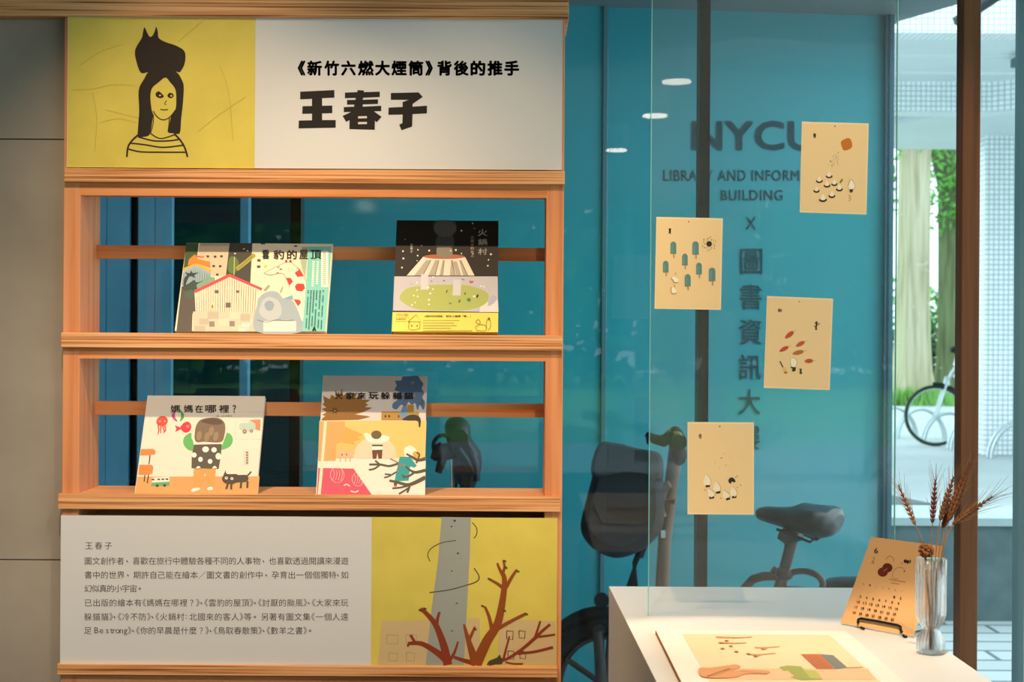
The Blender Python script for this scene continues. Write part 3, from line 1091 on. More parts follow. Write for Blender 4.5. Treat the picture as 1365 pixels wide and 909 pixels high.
A.blob([(100, 470), (150, 440), (180, 470), (170, 510), (110, 510)], '4f6258')
A.poly([(190, 450), (470, 315), (725, 440), (690, 625), (190, 625)], 'e8dcc6')
for i in range(26):
    x = 200 + i * 19.5
    yt = 440 - (x - 200) * 0.45 if x < 470 else 322 + (x - 470) * 0.47
    A.line([(x, yt + 12), (x - 3 + (x - 450) * -0.02, 622)], 5.5, 'a99c94', False, up=False)
A.off += 0.00005
A.line([(182, 458), (470, 322)], 26, 'd8505c', False)
A.line([(470, 322), (738, 438)], 22, 'd8505c', False)
for x, y, w, h in ((365, 457, 34, 26), (538, 457, 28, 20), (460, 568, 42, 40)):
    A.rect(x - w / 2, y - h / 2, x + w / 2, y + h / 2, '6a6258')
A.rect(318, 545, 348, 605, 'f2dca4')
A.ell(330, 580, 7, 16, 'b8672c')
A.rect(170, 622, 695, 785, 'cfc6b2')
for i, (x, y, w, h) in enumerate(((290, 622, 90, 60), (470, 622, 100, 60), (220, 680, 80, 50), (380, 680, 90, 60), (560, 640, 80, 60), (540, 730, 90, 55), (180, 740, 90, 45), (640, 680, 50, 50))):
    A.rect(x, y, x + w, y + h, ('bab2a0', 'd8d0bc')[i % 2])
for x, y in ((325, 725), (492, 722)):
    A.rect(x - 22, y - 22, x + 22, y + 22, '8a8478')
A.rect(575, 718, 635, 745, 'f4eedd')
A.rect(550, 765, 600, 785, 'f4eedd')
A.blob([(690, 785), (700, 560), (720, 500), (790, 455), (870, 462), (920, 520), (980, 520), (1030, 600), (1080, 785)], '9fb0bc')
A.blob([(720, 640), (740, 540), (800, 500), (880, 540), (900, 640), (820, 700)], 'b6c2c8')
A.blob([(760, 560), (800, 530), (840, 560), (820, 610), (780, 610)], '8fa4b4')
A.line([(760, 450), (800, 405)], 22, '98aa88', False)
A.line([(890, 465), (912, 418)], 10, '98a080', False)
A.poly([(900, 520), (1000, 480), (1090, 465), (1090, 520), (960, 520)], '86a8c8')
A.blob([(755, 302), (800, 280), (880, 240), (960, 212), (1010, 240), (1060, 290), (1110, 380), (1100, 560), (1075, 700), (1040, 620), (1000, 520), (970, 420), (925, 320), (880, 305), (810, 318)], 'f0e4d0', 4)
A.line([(755, 302), (800, 280), (880, 240), (960, 212), (1010, 240), (1060, 290), (1110, 380)], 4, '8a7a64')
A.line([(755, 305), (810, 320), (880, 305), (925, 320), (970, 420)], 4, '8a7a64')
for pts in (((1010, 300), (1050, 275), (1085, 330), (1030, 335)), ((935, 345), (975, 342), (995, 375), (968, 405)), ((1010, 415), (1030, 390), (1085, 392), (1095, 430), (1070, 456), (1025, 450)), ((1000, 520), (1050, 525), (1062, 548), (1038, 578)), ((855, 300), (882, 296), (870, 308)), ((860, 258), (890, 244), (876, 262)), ((1025, 255), (1050, 270), (1075, 310), (1060, 300))):
    A.poly(pts, 'd23c3a')
A.ell(895, 272, 12, 5, '33302c')
A.line([(958, 255), (965, 285), (982, 285), (985, 258)], 4, 'c8b898')
for x in (940, 975):
    A.ell(x, 205, 9, 12, '8a3a34', up=False)
A.ell(768, 246, 12, 12, 'f0cc58')
for x, y in ((714, 198), (712, 250)):
    A.rect(x - 14, y - 10, x + 14, y + 10, '55504a')
A.rect(730, 56, 765, 66, '33302c')
A.rect(1005, 75, 1030, 86, '33302c')
A.rect(752, 702, 1020, 785, 'f6eed8')
A.line([(700, 690), (780, 710), (860, 690), (940, 700), (1000, 690)], 5, '6b7276')
A.poly([(1070, 88), (1120, 88), (1095, 345), (1060, 220)], 'a9b89c')
A.poly([(1122, 85), (1312, 85), (1300, 300), (1262, 785), (1072, 785), (1090, 560), (1108, 330)], '7fd0c8')
A.rect(1228, 120, 1286, 418, 'f2f0e6')
for i in range(16):
    A.rect(1244, 132 + i * 17, 1268, 143 + i * 17, 'b8bcb4') if i % 1 == 0 else None
A.build('cover_illustration', B.t)
A = B.art(230, 315, 6.2, 0.0016)
for ch, x0, x1 in zip('雲豹的屋頂', (742, 834, 946, 1048, 1140), (798, 922, 1028, 1118, 1230)):
    A.text(ch, x0, 112, x1, 188, '2e2a26', bold=0.014)
for j, (x, n, y0, c) in enumerate(((1165, 12, 205, 'f4f4ea'), (1200, 11, 205, 'f4f4ea'))):
    for i in range(n):
        A.rect(x - 9 - i * 0.7, y0 + i * 18, x + 9 - i * 0.7, y0 + 13 + i * 18, c)
rt = random.Random(7)
for j, x in enumerate((1122, 1145, 1168, 1192, 1220, 1246)):
    y = 445
    while y < 760:
        h = rt.choice((6, 8, 11))
        A.rect(x - 5 - (y - 445) * 0.06, y, x + 5 - (y - 445) * 0.06, y + h, '3d6a6a')
        y += h + rt.choice((5, 6, 30 if rt.random() < 0.4 else 6))
A.text('A', 1152, 748, 1190, 782, '1f3a3c', bold=0.04)
A.build('title_lettering', B.t)

# --- upper right: the hot pot village book
B = Book('picture book with a black night cover, white tent-like bowl and yellow paper band', (521.5, 443.5), (663.5, 443.5), (529, 294), (663, 294), '1c1a1a', thick=0.012)
A = B.art(510, 285, 5.347)
B.full(A, '24201f')
A.poly([(84, 446), (820, 446), (822, 600), (826, 700), (74, 690)], 'c9c8d4')
A.poly([(700, 640), (820, 610), (826, 700), (690, 700)], 'e8e6ea')
A.blob([(122, 590), (180, 530), (320, 508), (450, 506), (600, 510), (720, 545), (758, 590), (720, 650), (600, 686), (440, 692), (250, 680), (150, 635)], 'b4c06c')
A.blob([(765, 600), (790, 580), (815, 600), (790, 640), (750, 655)], 'b8bcdc')
A.poly([(290, 305), (590, 310), (655, 440), (172, 440)], 'efe6d4')
for pts in (((310, 330), (345, 330), (290, 440), (225, 440)), ((375, 330), (402, 330), (375, 440), (325, 440)), ((428, 330), (440, 330), (425, 440), (405, 440)), ((488, 330), (500, 330), (518, 440), (480, 440)), ((545, 330), (560, 330), (610, 440), (575, 440)), ((500, 340), (530, 340), (560, 440), (525, 440))):
    A.poly(pts, 'b9b0a6')
for x0, x1 in ((402, 375), (440, 428), (492, 517), (555, 606), (345, 288)):
    A.line([(x0, 330), (x1, 438)], 4, '5c4a40', False, up=False)
A.ell(440, 305, 148, 17, 'b8694c')
A.blob([(385, 250), (400, 240), (480, 240), (498, 255), (495, 300), (470, 312), (410, 312), (388, 298)], '8c8476')
A.blob([(366, 110), (362, 80), (385, 48), (500, 48), (526, 80), (522, 125), (500, 150), (512, 200), (495, 235), (440, 240), (385, 235), (378, 190), (392, 150)], '4a4846')
A.ell(445, 105, 80, 60, '5c5a58', up=True)
A.poly([(275, 430), (325, 430), (325, 540), (270, 540)], 'd8d8e0')
A.poly([(505, 470), (560, 470), (556, 582), (498, 582)], 'd8d8e0')
A.poly([(615, 478), (650, 478), (644, 494), (622, 494)], 'c86a58')
for x, y, r, c in ((145, 266, 6, 'f4f0e4'), (252, 256, 5, 'f4f0e4'), (250, 298, 6, 'f4f0e4'), (246, 334, 4, 'f4f0e4'), (148, 318, 7, 'f4f0e4'), (138, 383, 6, 'f4f0e4'), (332, 262, 7, 'f4f0e4'), (522, 258, 7, 'f4f0e4'), (484, 262, 5, 'f4f0e4'), (562, 283, 5, 'f4f0e4'), (562, 120, 6, 'f4f0e4'), (642, 68, 5, 'f4f0e4'), (645, 285, 4, 'f4f0e4'), (755, 328, 5, 'f4f0e4'), (750, 370, 6, 'f4f0e4'), (772, 288, 7, 'f4f0e4'), (655, 104, 3, 'f4f0e4'), (278, 226, 3, 'f4f0e4'), (160, 183, 3, 'f4f0e4'), (245, 490, 6, 'fbfaf4'), (247, 543, 6, 'fbfaf4'), (325, 525, 7, 'fbfaf4'), (360, 537, 6, 'fbfaf4'), (340, 567, 7, 'fbfaf4'), (222, 582, 6, 'fbfaf4'), (250, 588, 6, 'fbfaf4'), (330, 613, 7, 'fbfaf4'), (330, 645, 6, 'fbfaf4'), (208, 650, 6, 'fbfaf4'), (232, 632, 5, 'fbfaf4'), (652, 588, 8, 'fbfaf4'), (700, 515, 6, 'fbfaf4'), (722, 518, 6, 'fbfaf4'), (360, 450, 6, 'fbfaf4')):
    A.ell(x, y, r, r, c, n=10, up=False)
A.off += 0.00003
for x, y, w, h, c in ((458, 553, 8, 26, '3e5a34'), (588, 568, 12, 22, '6a7a48'), (548, 622, 14, 26, '5a7a58'), (482, 638, 20, 12, '7a8a58'), (615, 613, 30, 26, '4f8a64'), (676, 586, 14, 28, '2e3a34'), (438, 476, 18, 8, '6a6a78'), (573, 468, 28, 8, '7a7a98'), (348, 480, 16, 8, '7a7aa8'), (208, 500, 14, 8, 'a8a8d0')):
    A.ell(x, y, w / 2, h / 2, c, 0.4, 10, up=False)
A.build('cover_illustration', B.t)
A = B.art(510, 285, 5.347, 0.001)
for i, (ch, y0, y1) in enumerate((('火', 108, 158), ('鍋', 178, 224), ('村', 246, 292))):
    A.text(ch, 680, y0, 746, y1, 'e8e4dc', bold=0.014)
for i, ch in enumerate('北國來的客人'):
    A.text(ch, 628, 158 + i * 26, 650, 178 + i * 26, 'd8b8b0' if i > 2 else 'a8a09a')
for i, ch in enumerate('王春子'):
    A.text(ch, 196, 214 + i * 23, 216, 232 + i * 23, 'd8d4cc')
A.build('title_lettering', B.t)
b = MB()
v1 = 0.042
B.slab(b, -0.0006, B.wd + 0.0012, 0.0022, v1, -0.0009, 0.0129, ink('efe36c'))
band = b.build('paper_band', B.t)
A = B.art(510, 285, 5.347, 0.0011)
GB = '6a6430'
A.text('今天的火鍋店', 96, 710, 184, 730, GB)
A.text('快要開店', 96, 744, 168, 758, GB)
A.line([(90, 738), (190, 738)], 2, GB)
A.line([(90, 768), (170, 768)], 2, GB)
A.text('心裡有好多好多話想說，', 296, 722, 432, 738, GB, bold=0.02)
A.text('就在火鍋裡「煮。」', 452, 722, 628, 738, GB, bold=0.02)
for i, x1 in enumerate((545, 505, 530, 490, 640)):
    x = 290
    while x < x1:
        A.rect(x, 757 + i * 18, x + 7, 763 + i * 18, 'a09848')
        x += 10
A.line([(180, 768), (238, 718), (275, 768), (180, 768)], 3, GB, False)
A.line([(190, 770), (186, 812), (205, 826), (250, 822), (266, 806), (262, 770)], 3, GB)
for x, y in ((208, 796), (246, 798)):
    A.ell(x, y, 4, 7, GB, up=False)
A.line([(664, 770), (680, 752), (698, 772), (680, 784), (664, 770)], 3, GB)
A.line([(672, 830), (664, 806), (700, 788), (738, 800), (730, 832), (672, 830)], 3, GB)
A.line([(738, 815), (742, 765), (762, 745), (770, 800), (750, 830)], 3, GB)
A.ell(758, 746, 8, 8, GB)
A.build('band_print', B.t)

# --- lower left: where is mother
B = Book('cream picture book with a green-sleeved child seen from behind, lower left', (179.5, 660), (343.5, 660), (197, 527.5), (351.5, 527.5), 'ece4d6', thick=0.010)
A = B.art(170, 515, 5.863)
B.full(A, 'ebe3d6')
A.poly([(78, 706), (1032, 702), (1020, 845), (56, 845)], 'e0a468')
A.line([(845, 268), (838, 410)], 2.5, 'c8c0b0', False)
A.line([(840, 410), (1040, 414)], 2.5, 'c8c0b0', False)
A.line([(862, 198), (1060, 200)], 2.5, 'c8c0b0', False)
A.poly([(105, 490), (200, 488), (220, 505), (215, 532), (165, 540), (98, 540)], 'd88a48')
A.line([(176, 538), (168, 608)], 9, '4c3a2a', False)
A.poly([(92, 612), (185, 612), (202, 628), (195, 680), (165, 694), (84, 692)], 'd88a48')
A.line([(136, 694), (130, 745)], 9, '4c3a2a', False)
A.line([(164, 694), (154, 758)], 9, '4c3a2a', False)
A.poly([(195, 715), (325, 705), (332, 750), (190, 752)], 'f0ece0')
A.poly([(190, 752), (332, 744), (326, 778), (182, 782)], '6aa878')
for x, y in ((232, 776), (290, 774)):
    A.ell(x, y, 12, 11, '3a4a40')
for x in (200, 244, 276, 308):
    A.rect(x - 11, 722 - (x - 200) * 0.03, x + 11, 734 - (x - 200) * 0.03, '4a4a44')
A.blob([(226, 270), (240, 245), (270, 232), (302, 240), (315, 268), (300, 300), (262, 310), (232, 298)], 'd85048')
for pts in (((240, 305), (244, 340), (238, 378)), ((262, 308), (258, 350), (262, 368)), ((290, 302), (298, 340), (282, 362)), ((276, 308), (286, 350), (280, 366))):
    A.line(pts, (13, 7), 'd06048')
for x in (252, 290):
    A.ell(x, 272, 8, 6, 'f0b0a4', up=False)
A.ell(392, 230, 48, 48, 'f0ead8')
A.blob([(345, 232), (355, 200), (380, 183), (370, 230), (392, 276), (362, 262)], 'c85a9c')
A.blob([(410, 186), (438, 212), (438, 250), (408, 274), (418, 232)], '58a858')
A.blob([(414, 320), (440, 285), (475, 276), (497, 305), (490, 345), (455, 362), (425, 345)], 'd83c4c')
A.poly([(370, 304), (415, 322), (414, 336), (372, 356), (382, 330)], 'd83c4c')
A.ell(470, 312, 14, 12, 'e87c80')
A.blob([(434, 430), (450, 388), (498, 362), (500, 400), (520, 445), (515, 500), (480, 498), (448, 470)], '62b868')
A.blob([(775, 362), (810, 380), (823, 420), (800, 470), (735, 494), (740, 450), (760, 400)], '62b868')
A.poly([(498, 362), (528, 350), (530, 440), (740, 445), (755, 368), (775, 362), (742, 456), (518, 456)], 'f2e8d8')
A.blob([(524, 380), (535, 310), (570, 262), (640, 245), (710, 247), (752, 275), (764, 320), (758, 380), (738, 430), (680, 438), (600, 432), (545, 436), (526, 415)], '7c6a58')
A.blob([(575, 270), (640, 250), (710, 256), (745, 285), (700, 300), (620, 290)], '5c4e44')
for x, y in ((560, 385), (620, 395), (690, 390), (655, 350)):
    A.ell(x, y, 20, 38, '98826a', 0.2)
A.poly([(520, 455), (736, 450), (730, 540), (712, 645), (500, 640), (502, 540)], '5c544c')
for x, y, rx, ry in ((610, 492, 26, 23), (676, 496, 21, 20), (520, 536, 20, 20), (570, 570, 18, 20), (645, 586, 18, 19), (710, 546, 22, 26)):
    A.ell(x, y, rx, ry, 'f4f0e8')
A.blob([(535, 640), (552, 622), (572, 636)], 'f4f0e8')
A.blob([(662, 640), (680, 620), (698, 638)], 'f4f0e8')
A.line([(520, 642), (600, 650), (690, 642)], 8, 'b8963c')
A.poly([(518, 650), (690, 646), (682, 790), (622, 792), (610, 680), (606, 680), (560, 795), (512, 790)], 'e8a05c')
A.poly([(512, 700), (615, 700), (560, 796), (512, 790)], 'e8a05c')
A.blob([(495, 812), (520, 795), (560, 792), (562, 806), (510, 824)], 'f2eee6')
A.blob([(622, 796), (645, 784), (666, 790), (664, 808), (630, 810)], 'f2eee6')
A.blob([(738, 720), (752, 690), (766, 655), (778, 684), (858, 686), (846, 720), (830, 752), (790, 764), (752, 750)], '4c443c', 3)
A.blob([(840, 700), (890, 692), (930, 694), (945, 720), (925, 745), (850, 752), (815, 765)], '4c443c', 4)
A.line([(930, 700), (950, 685), (966, 665)], 12, '4c443c')
for x0, x1, y in ((790, 772, 802), (812, 810, 805), (890, 884, 795), (938, 936, 794)):
    A.line([(x0, 740), (x1, y)], 16, '4c443c', False)
for x, y in ((772, 716), (816, 720)):
    A.ell(x, y, 12, 11, 'f2ece0')
    A.ell(x, y - 2, 5, 5, '33302c')
A.blob([(876, 330), (880, 290), (940, 285), (960, 260), (1000, 300), (1000, 330), (960, 350), (930, 345)], 'b8d0c8')
A.poly([(955, 262), (1040, 258), (1036, 345), (1002, 335), (998, 290)], 'cf8a68')
for x, y, r in ((915, 352, 16), (968, 348, 12)):
    A.ell(x, y, r, r, '8a5a54')
    A.ell(x, y, r * 0.55, r * 0.55, 'c8b8a8')
A.rect(908, 502, 942, 610, 'dcd4c4')
for i in range(5):
    A.rect(926, 510 + i * 20, 944, 524 + i * 20, '8a7a68')
A.build('cover_illustration', B.t)
A = B.art(170, 515, 5.863, 0.0012)
for ch, x0, x1 in zip('媽媽在哪裡？', (336, 440, 528, 608, 714, 820), (412, 510, 590, 694, 794, 848)):
    A.text(ch, x0, 145, x1, 205, '3a322a', bold=0.014)
A.text('圖．文 王春子', 696, 224, 818, 238, '8a8072')
A.build('title_lettering', B.t)

# --- lower right: hide and seek
B = Book('picture book with spiky brown head and dark branches on its cover, lower shelf', (421.5, 661), (565.5, 661), (430.5, 501), (568.5, 501), 'e8ddd4', thick=0.008)
A = B.art(410, 490, 5.05)
B.full(A, 'd6d0ce')
A.poly([(80, 358), (800, 358), (792, 612), (72, 612)], 'f0c878')
A.poly([(70, 612), (796, 608), (790, 858), (60, 858)], 'efe8de')
A.poly([(82, 362), (252, 362), (250, 400), (252, 490), (195, 515), (190, 628), (72, 630)], 'dca868')
A.poly([(250, 400), (380, 460), (420, 540), (300, 612), (192, 612), (195, 515), (252, 490)], 'eec070')
A.line([(262, 410), (264, 490)], 5, 'a87838', False)
A.poly([(96, 345), (120, 325), (96, 318), (128, 300), (94, 278), (126, 268), (100, 246), (112, 238), (105, 190), (150, 212), (160, 182), (190, 200), (185, 150), (215, 190), (230, 140), (240, 190), (272, 165), (275, 200), (335, 165), (320, 205), (385, 180), (360, 215), (425, 215), (390, 240), (410, 250), (385, 265), (438, 270), (375, 300), (320, 315), (400, 325), (424, 332), (340, 352), (96, 356)], '8f6428')
A.poly([(255, 395), (300, 420), (330, 430), (375, 452), (330, 470), (360, 480), (312, 498), (320, 520), (262, 510), (230, 505), (228, 480)], 'e2aa58')
A.ell(183, 290, 14, 14, '332a20')
A.ell(183, 290, 8, 8, 'b08038')
for a in range(6):
    A.ell(183 + 20 * math.cos(a * PI / 3), 290 + 20 * math.sin(a * PI / 3), 4, 4, '332a20', up=False)
A.rect(497, 295, 620, 355, 'b08838')
A.rect(670, 250, 715, 358, 'b08838')
A.rect(620, 300, 750, 355, 'b08838')
for x in (524, 549, 614):
    A.ell(x, 327, 6, 9, '33281c', up=False)
A.blob([(640, 345), (690, 318), (740, 322), (762, 350), (758, 400), (748, 395), (742, 362), (700, 356), (650, 355)], '33302c')
A.blob([(635, 620), (640, 300), (655, 240), (670, 320)], '5f86b4') if False else None
A.poly([(615, 325), (640, 262), (665, 248), (675, 320), (650, 340)], '6a90b8')
A.blob([(585, 150), (600, 120), (590, 90), (630, 85), (640, 60), (690, 58), (740, 55), (762, 85), (780, 110), (768, 140), (785, 170), (772, 200), (790, 235), (780, 285), (755, 250), (740, 288), (725, 240), (700, 250), (680, 230), (660, 262), (630, 250), (600, 280), (572, 270), (575, 240), (610, 210), (575, 190), (620, 165)], '56779f', 4)
for x, y in ((706, 104), (655, 218), (715, 185), (768, 232), (630, 180)):
    A.ell(x, y, 11, 15, 'b8bcc4', 0.5, up=False)
A.blob([(310, 600), (330, 530), (390, 480), (470, 460), (540, 480), (585, 540), (596, 600), (560, 614), (340, 614)], 'f0d2b8')
A.blob([(380, 450), (400, 440), (430, 452), (510, 455), (552, 468), (540, 490), (505, 505), (435, 505), (400, 490)], 'f6eee2')
A.ell(463, 452, 35, 29, '6c5c42')
A.poly([(435, 518), (507, 515), (505, 555), (433, 553)], 'f4ece0')
A.rect(434, 518, 507, 529, '4a3a30')
A.poly([(434, 555), (505, 552), (500, 612), (478, 614), (470, 575), (462, 614), (438, 614)], '6a4432')
A.blob([(205, 560), (225, 548), (240, 562), (270, 560), (318, 565), (310, 590), (285, 608), (215, 604)], 'eeb898')
for x in (220, 256, 286):
    A.line([(x, 600), (x, 632)], 8, 'e0a888', False)
for x, y in ((232, 587), (262, 585)):
    A.ell(x, y, 4, 7, '6a4a3a', up=False)
A.poly([(72, 675), (315, 680), (434, 858), (62, 858)], 'd4566e')
for cx, cy, s in ((200, 722, 46), (340, 750, 40)):
    A.line([(cx + s * math.cos(a), cy + (s + 6) * math.sin(a)) for a in [2 * PI * i / 14 for i in range(15)]], 3, 'ecbcbc')
    for k in range(4):
        u = cx - s * .6 + k * s * .4
        A.line([(u, cy - s * .7), (u + 8, cy - 6), (u - 4, cy + s * .8)], 3, 'ecbcbc')
A.poly([(310, 680), (434, 858), (400, 700)], 'efe8de')
A.line([(245, 795), (262, 785), (285, 798)], 8, 'e8dcb8')
A.line([(290, 830), (320, 838), (342, 828)], 7, 'f4ece4')
A.line([(120, 362), (110, 500), (78, 858)], 20, 'f2e2c8')
A.blob([(650, 570), (655, 540), (690, 525), (725, 545), (735, 580), (690, 610), (660, 600)], 'f4efe6')
A.poly([(620, 600), (690, 600), (735, 660), (720, 672), (690, 665), (680, 760), (585, 765), (600, 690)], '2c9ca0')
A.poly([(582, 765), (605, 768), (600, 800), (580, 798)], '5a4c44')
A.blob([(708, 575), (730, 562), (752, 580), (740, 600), (715, 598)], 'e8a848')
DK = '565244'
for pts, w in (([(794, 612), (745, 622), (700, 600), (665, 580)], (24, 12)), ([(745, 622), (730, 642)], 12), ([(745, 612), (752, 585), (735, 570)], 12), ([(610, 645), (550, 662), (490, 652), (415, 652)], (14, 14)), ([(490, 655), (455, 625)], 12), ([(485, 655), (450, 680), (412, 688)], 12),
               ([(794, 690), (730, 704), (690, 690), (660, 664)], (22, 10)), ([(720, 704), (670, 735), (632, 722)], (16, 8)), ([(680, 735), (640, 742)], 8), ([(600, 700), (550, 730), (515, 740)], 10), ([(560, 720), (520, 716)], 10), ([(794, 738), (720, 775), (670, 788), (600, 770), (550, 760)], (28, 14)), ([(690, 785), (680, 820), (670, 842)], 14), ([(680, 810), (640, 835), (615, 850)], 12), ([(690, 790), (630, 806), (570, 812)], 12)):
    A.line(pts, w, DK)
A.line([(612, 640), (555, 612)], 7, 'c05040')
for x, y in ((625, 655), (605, 690), (650, 655), (592, 795)):
    A.ell(x, y, 9, 6, 'c06050', 0.4, 8, up=False)
A.build('cover_illustration', B.t)
A = B.art(410, 490, 5.05, 0.0013)
for ch, x0, x1 in zip('大家來玩躲貓貓', (185, 258, 333, 410, 492, 572, 648), (235, 318, 393, 478, 556, 636, 712)):
    A.text(ch, x0, 165, x1, 213, '2a2622', bold=0.02)
A.build('title_lettering', B.t)

# ---------------------------------------------------------------- acrylic sheet with four calendar sheets
xa0, xa1 = X(867, YP), X(1194, YP)
ac = MB()
ac.box((xa0, YP, TZ + 0.001), (xa1, YP + 0.006, 2.86), M_ACRYL)
ap = thing('acrylic_sheet', 'large clear acrylic sheet standing on the white table, carrying four calendar sheets', 'acrylic sheet', ((xa0 + xa1) / 2, YP, TZ))
ac.build('pane', ap)
for x in (xa0 - 0.0012, xa1):
    MB().box((x, YP, TZ + 0.001), (x + 0.0012, YP + 0.006, 2.86), M_ACRYL_EDGE).build('polished_edge', ap)
PAPER, PIN = 'f4deb2', 'eed2a0'


class Sheet:
    def __init__(self, label, tl, tr, br, bl, ox, oy, sc):
        y = YP - 0.0012
        q = [at(*p, y) for p in (bl, br, tr, tl)]
        self.t = thing('calendar_sheet', label, 'calendar sheet', (q[0] + q[1]) / 2, 'calendar sheets on the acrylic')
        b = MB()
        b.slab(q, (0, 1, 0), 0.001, ink(PAPER, 0.8))
        b.build('paper', self.t)
        self.A = Art((0, y, EYE), NF, ox, oy, sc, 0.00003, 0.0002)
        A = self.A
        c = sum((Vector(v) for v in q), Vector()) / 4
        A.off += 0.0001
        A.mb.add([c + (v - c) * 0.965 - Vector((0, A.off, 0)) for v in q], [(0, 1, 2, 3)], ink(PIN, 0.8))


K = '3a3028'
s = Sheet('cream calendar sheet with an orange square sprinkling dots over small seedlings, topmost on the acrylic', (1069, 162), (1158, 164.5), (1155, 286), (1066, 283), 1050, 150, 6.06)
A = s.A
A.ell(381, 111, 6, 6, '6a6050')
A.text('春', 205, 166, 230, 206, K, bold=0.03)
A.blob([(430, 250), (440, 226), (485, 206), (510, 220), (522, 262), (510, 290), (466, 307), (446, 296)], 'c8742c', 4)
r = random.Random(3)
for i in range(60):
    t = r.random()
    A.ell(400 - t * 40 + r.uniform(-1, 1) * (14 + 34 * t), 318 + t * 118, 2.2, 2.2, '4a5a58', n=6, up=False)
for x, y, k in ((335, 515, 1), (256, 553, 1), (318, 590, 1), (377, 578, .9), (418, 620, 1), (233, 632, .9), (357, 674, 1), (285, 705, 1.15)):
    A.blob([(x - 15 * k, y), (x - 13 * k, y - 20 * k), (x, y - 40 * k), (x + 13 * k, y - 20 * k), (x + 15 * k, y)], 'f6ead0', 4)
    A.line([(x - 25 * k, y - 4), (x - 12 * k, y + 9), (x + 12 * k, y + 9), (x + 25 * k, y - 6)], 12 * k, '3a241a')
A.line([(424, 568), (442, 538)], 13, '5a8a3a')
A.blob([(490, 590), (500, 560), (515, 540), (535, 570), (543, 600), (530, 622), (502, 620)], 'f8eed8', 4)
A.line([(490, 590), (500, 560), (515, 540), (535, 570), (543, 600), (530, 622)], 3, '8a7a58')
A.poly([(498, 620), (530, 618), (524, 642), (512, 648), (502, 640)], K)
for i in range(5):
    A.ell(498 + (i % 2) * 10, 668 + i * 11, 4, 4, '4a4438', n=6)
A.build('illustration', s.t)

s = Sheet('cream calendar sheet with seven blue ice lollies and a black sun, leftmost on the acrylic', (875, 289), (963.5, 291), (961, 413), (872.5, 411.5), 860, 280, 6.49)
A = s.A
A.ell(377, 101, 6, 6, '5a5448')
A.text('夏', 203, 158, 226, 206, K, bold=0.03)
for x, y, k in ((244, 272, 1), (436, 270, 1.08), (344, 376, .95), (178, 438, .95), (466, 454, .95), (580, 498, 1.08), (369, 554, .98)):
    A.rect(x - 6 * k + 4, y + 100 * k, x + 6 * k + 4, y + 142 * k, 'c88a54')
    hw, hh = 26 * k, 108 * k
    A.poly([(x - hw, y + hh), (x - hw, y + 30)] + [(x + hw * math.cos(PI - PI * i / 10), y + 30 - 30 * math.sin(PI * i / 10)) for i in range(11)] + [(x + hw, y + hh)], '5c8c8a')
    A.poly([(x - hw * .7, y + hh * .9), (x - hw * .7, y + 34), (x - hw * .2, y + 22), (x - hw * .2, y + hh * .9)], '6a9a96')
A.ell(554, 292, 24, 24, K)
for i in range(18):
    a = 2 * PI * i / 18
    d = 40 + 16 * ((i * 7) % 3) / 1.6
    A.ell(554 + d * math.cos(a), 292 + d * math.sin(a), 4 + (i % 2), 4, K, n=7, up=False)
A.blob([(225, 590), (250, 575), (285, 600), (284, 622), (255, 625), (235, 605)], 'f8eed4')
A.blob([(225, 690), (240, 665), (265, 690), (270, 715), (245, 725), (228, 710)], 'f8eed4')
A.line([(222, 588), (240, 602), (250, 625), (284, 625)], 4, '7a6a48')
A.line([(224, 668), (228, 712), (250, 724), (270, 712)], 4, '8a7a58')
for x, y in ((264, 548), (255, 655)):
    A.ell(x, y, 8, 8, 'd0b078')
A.build('illustration', s.t)

s = Sheet('cream calendar sheet with red falling leaves and a tiny bare tree, on the plain teal', (1022.5, 394.5), (1110.5, 398), (1106, 520), (1018, 517), 1010, 385, 6.27)
A = s.A
A.ell(348, 107, 6, 5, '6a6050')
A.text('秋', 168, 165, 205, 196, K, bold=0.03)
A.line([(488, 342), (489, 310), (492, 270)], 12, '2f2c22', False)
for pts in (((489, 325), (468, 308)), ((490, 310), (520, 288)), ((491, 295), (474, 280)), ((491, 300), (505, 280))):
    A.line(pts, 6, '2f2c22')
A.ell(488, 338, 12, 5, '2f2c22')
for (x0, y0, x1, y1, c, wd) in ((228, 414, 298, 358, 'c0563a', 38), (318, 482, 390, 442, 'c85840', 34), (182, 524, 255, 484, 'c05040', 32), (290, 544, 382, 522, 'b8743c', 36), (392, 606, 460, 600, 'c4583c', 36)):
    dx, dy = x1 - x0, y1 - y0
    l = math.hypot(dx, dy)
    nx, ny = -dy / l * wd / 2, dx / l * wd / 2
    mx, my = x0 + dx * .6, y0 + dy * .6
    A.blob([(x0, y0), (mx + nx - dx * .15, my + ny - dy * .15), (x1 - dx * .08 + nx * .7, y1 - dy * .08 + ny * .7), (x1, y1), (x1 - dx * .08 - nx * .7, y1 - dy * .08 - ny * .7), (mx - nx - dx * .15, my - ny - dy * .15)], c, 4)
    A.line([(x1, y1), (x1 + dx * .3, y1 + dy * .28)], 3, 'b08050')
A.line([(186, 604), (212, 655)], 8, '33302a')
A.poly([(215, 655), (232, 652), (250, 690), (222, 694)], 'e8c078')
A.ell(234, 700, 15, 9, 'b8743c')
A.blob([(275, 600), (290, 576), (318, 584), (330, 615), (318, 650), (285, 650)], 'f8eed4')
A.line([(290, 576), (318, 584), (330, 615), (318, 650)], 3, '8a7a58')
A.poly([(276, 652), (318, 654), (318, 682), (300, 692), (286, 684), (292, 664), (276, 660)], '33302a')
A.poly([(348, 662), (354, 672), (362, 662), (370, 674), (366, 690), (374, 710), (350, 710), (354, 690)], '4a3c1c')
A.build('illustration', s.t)

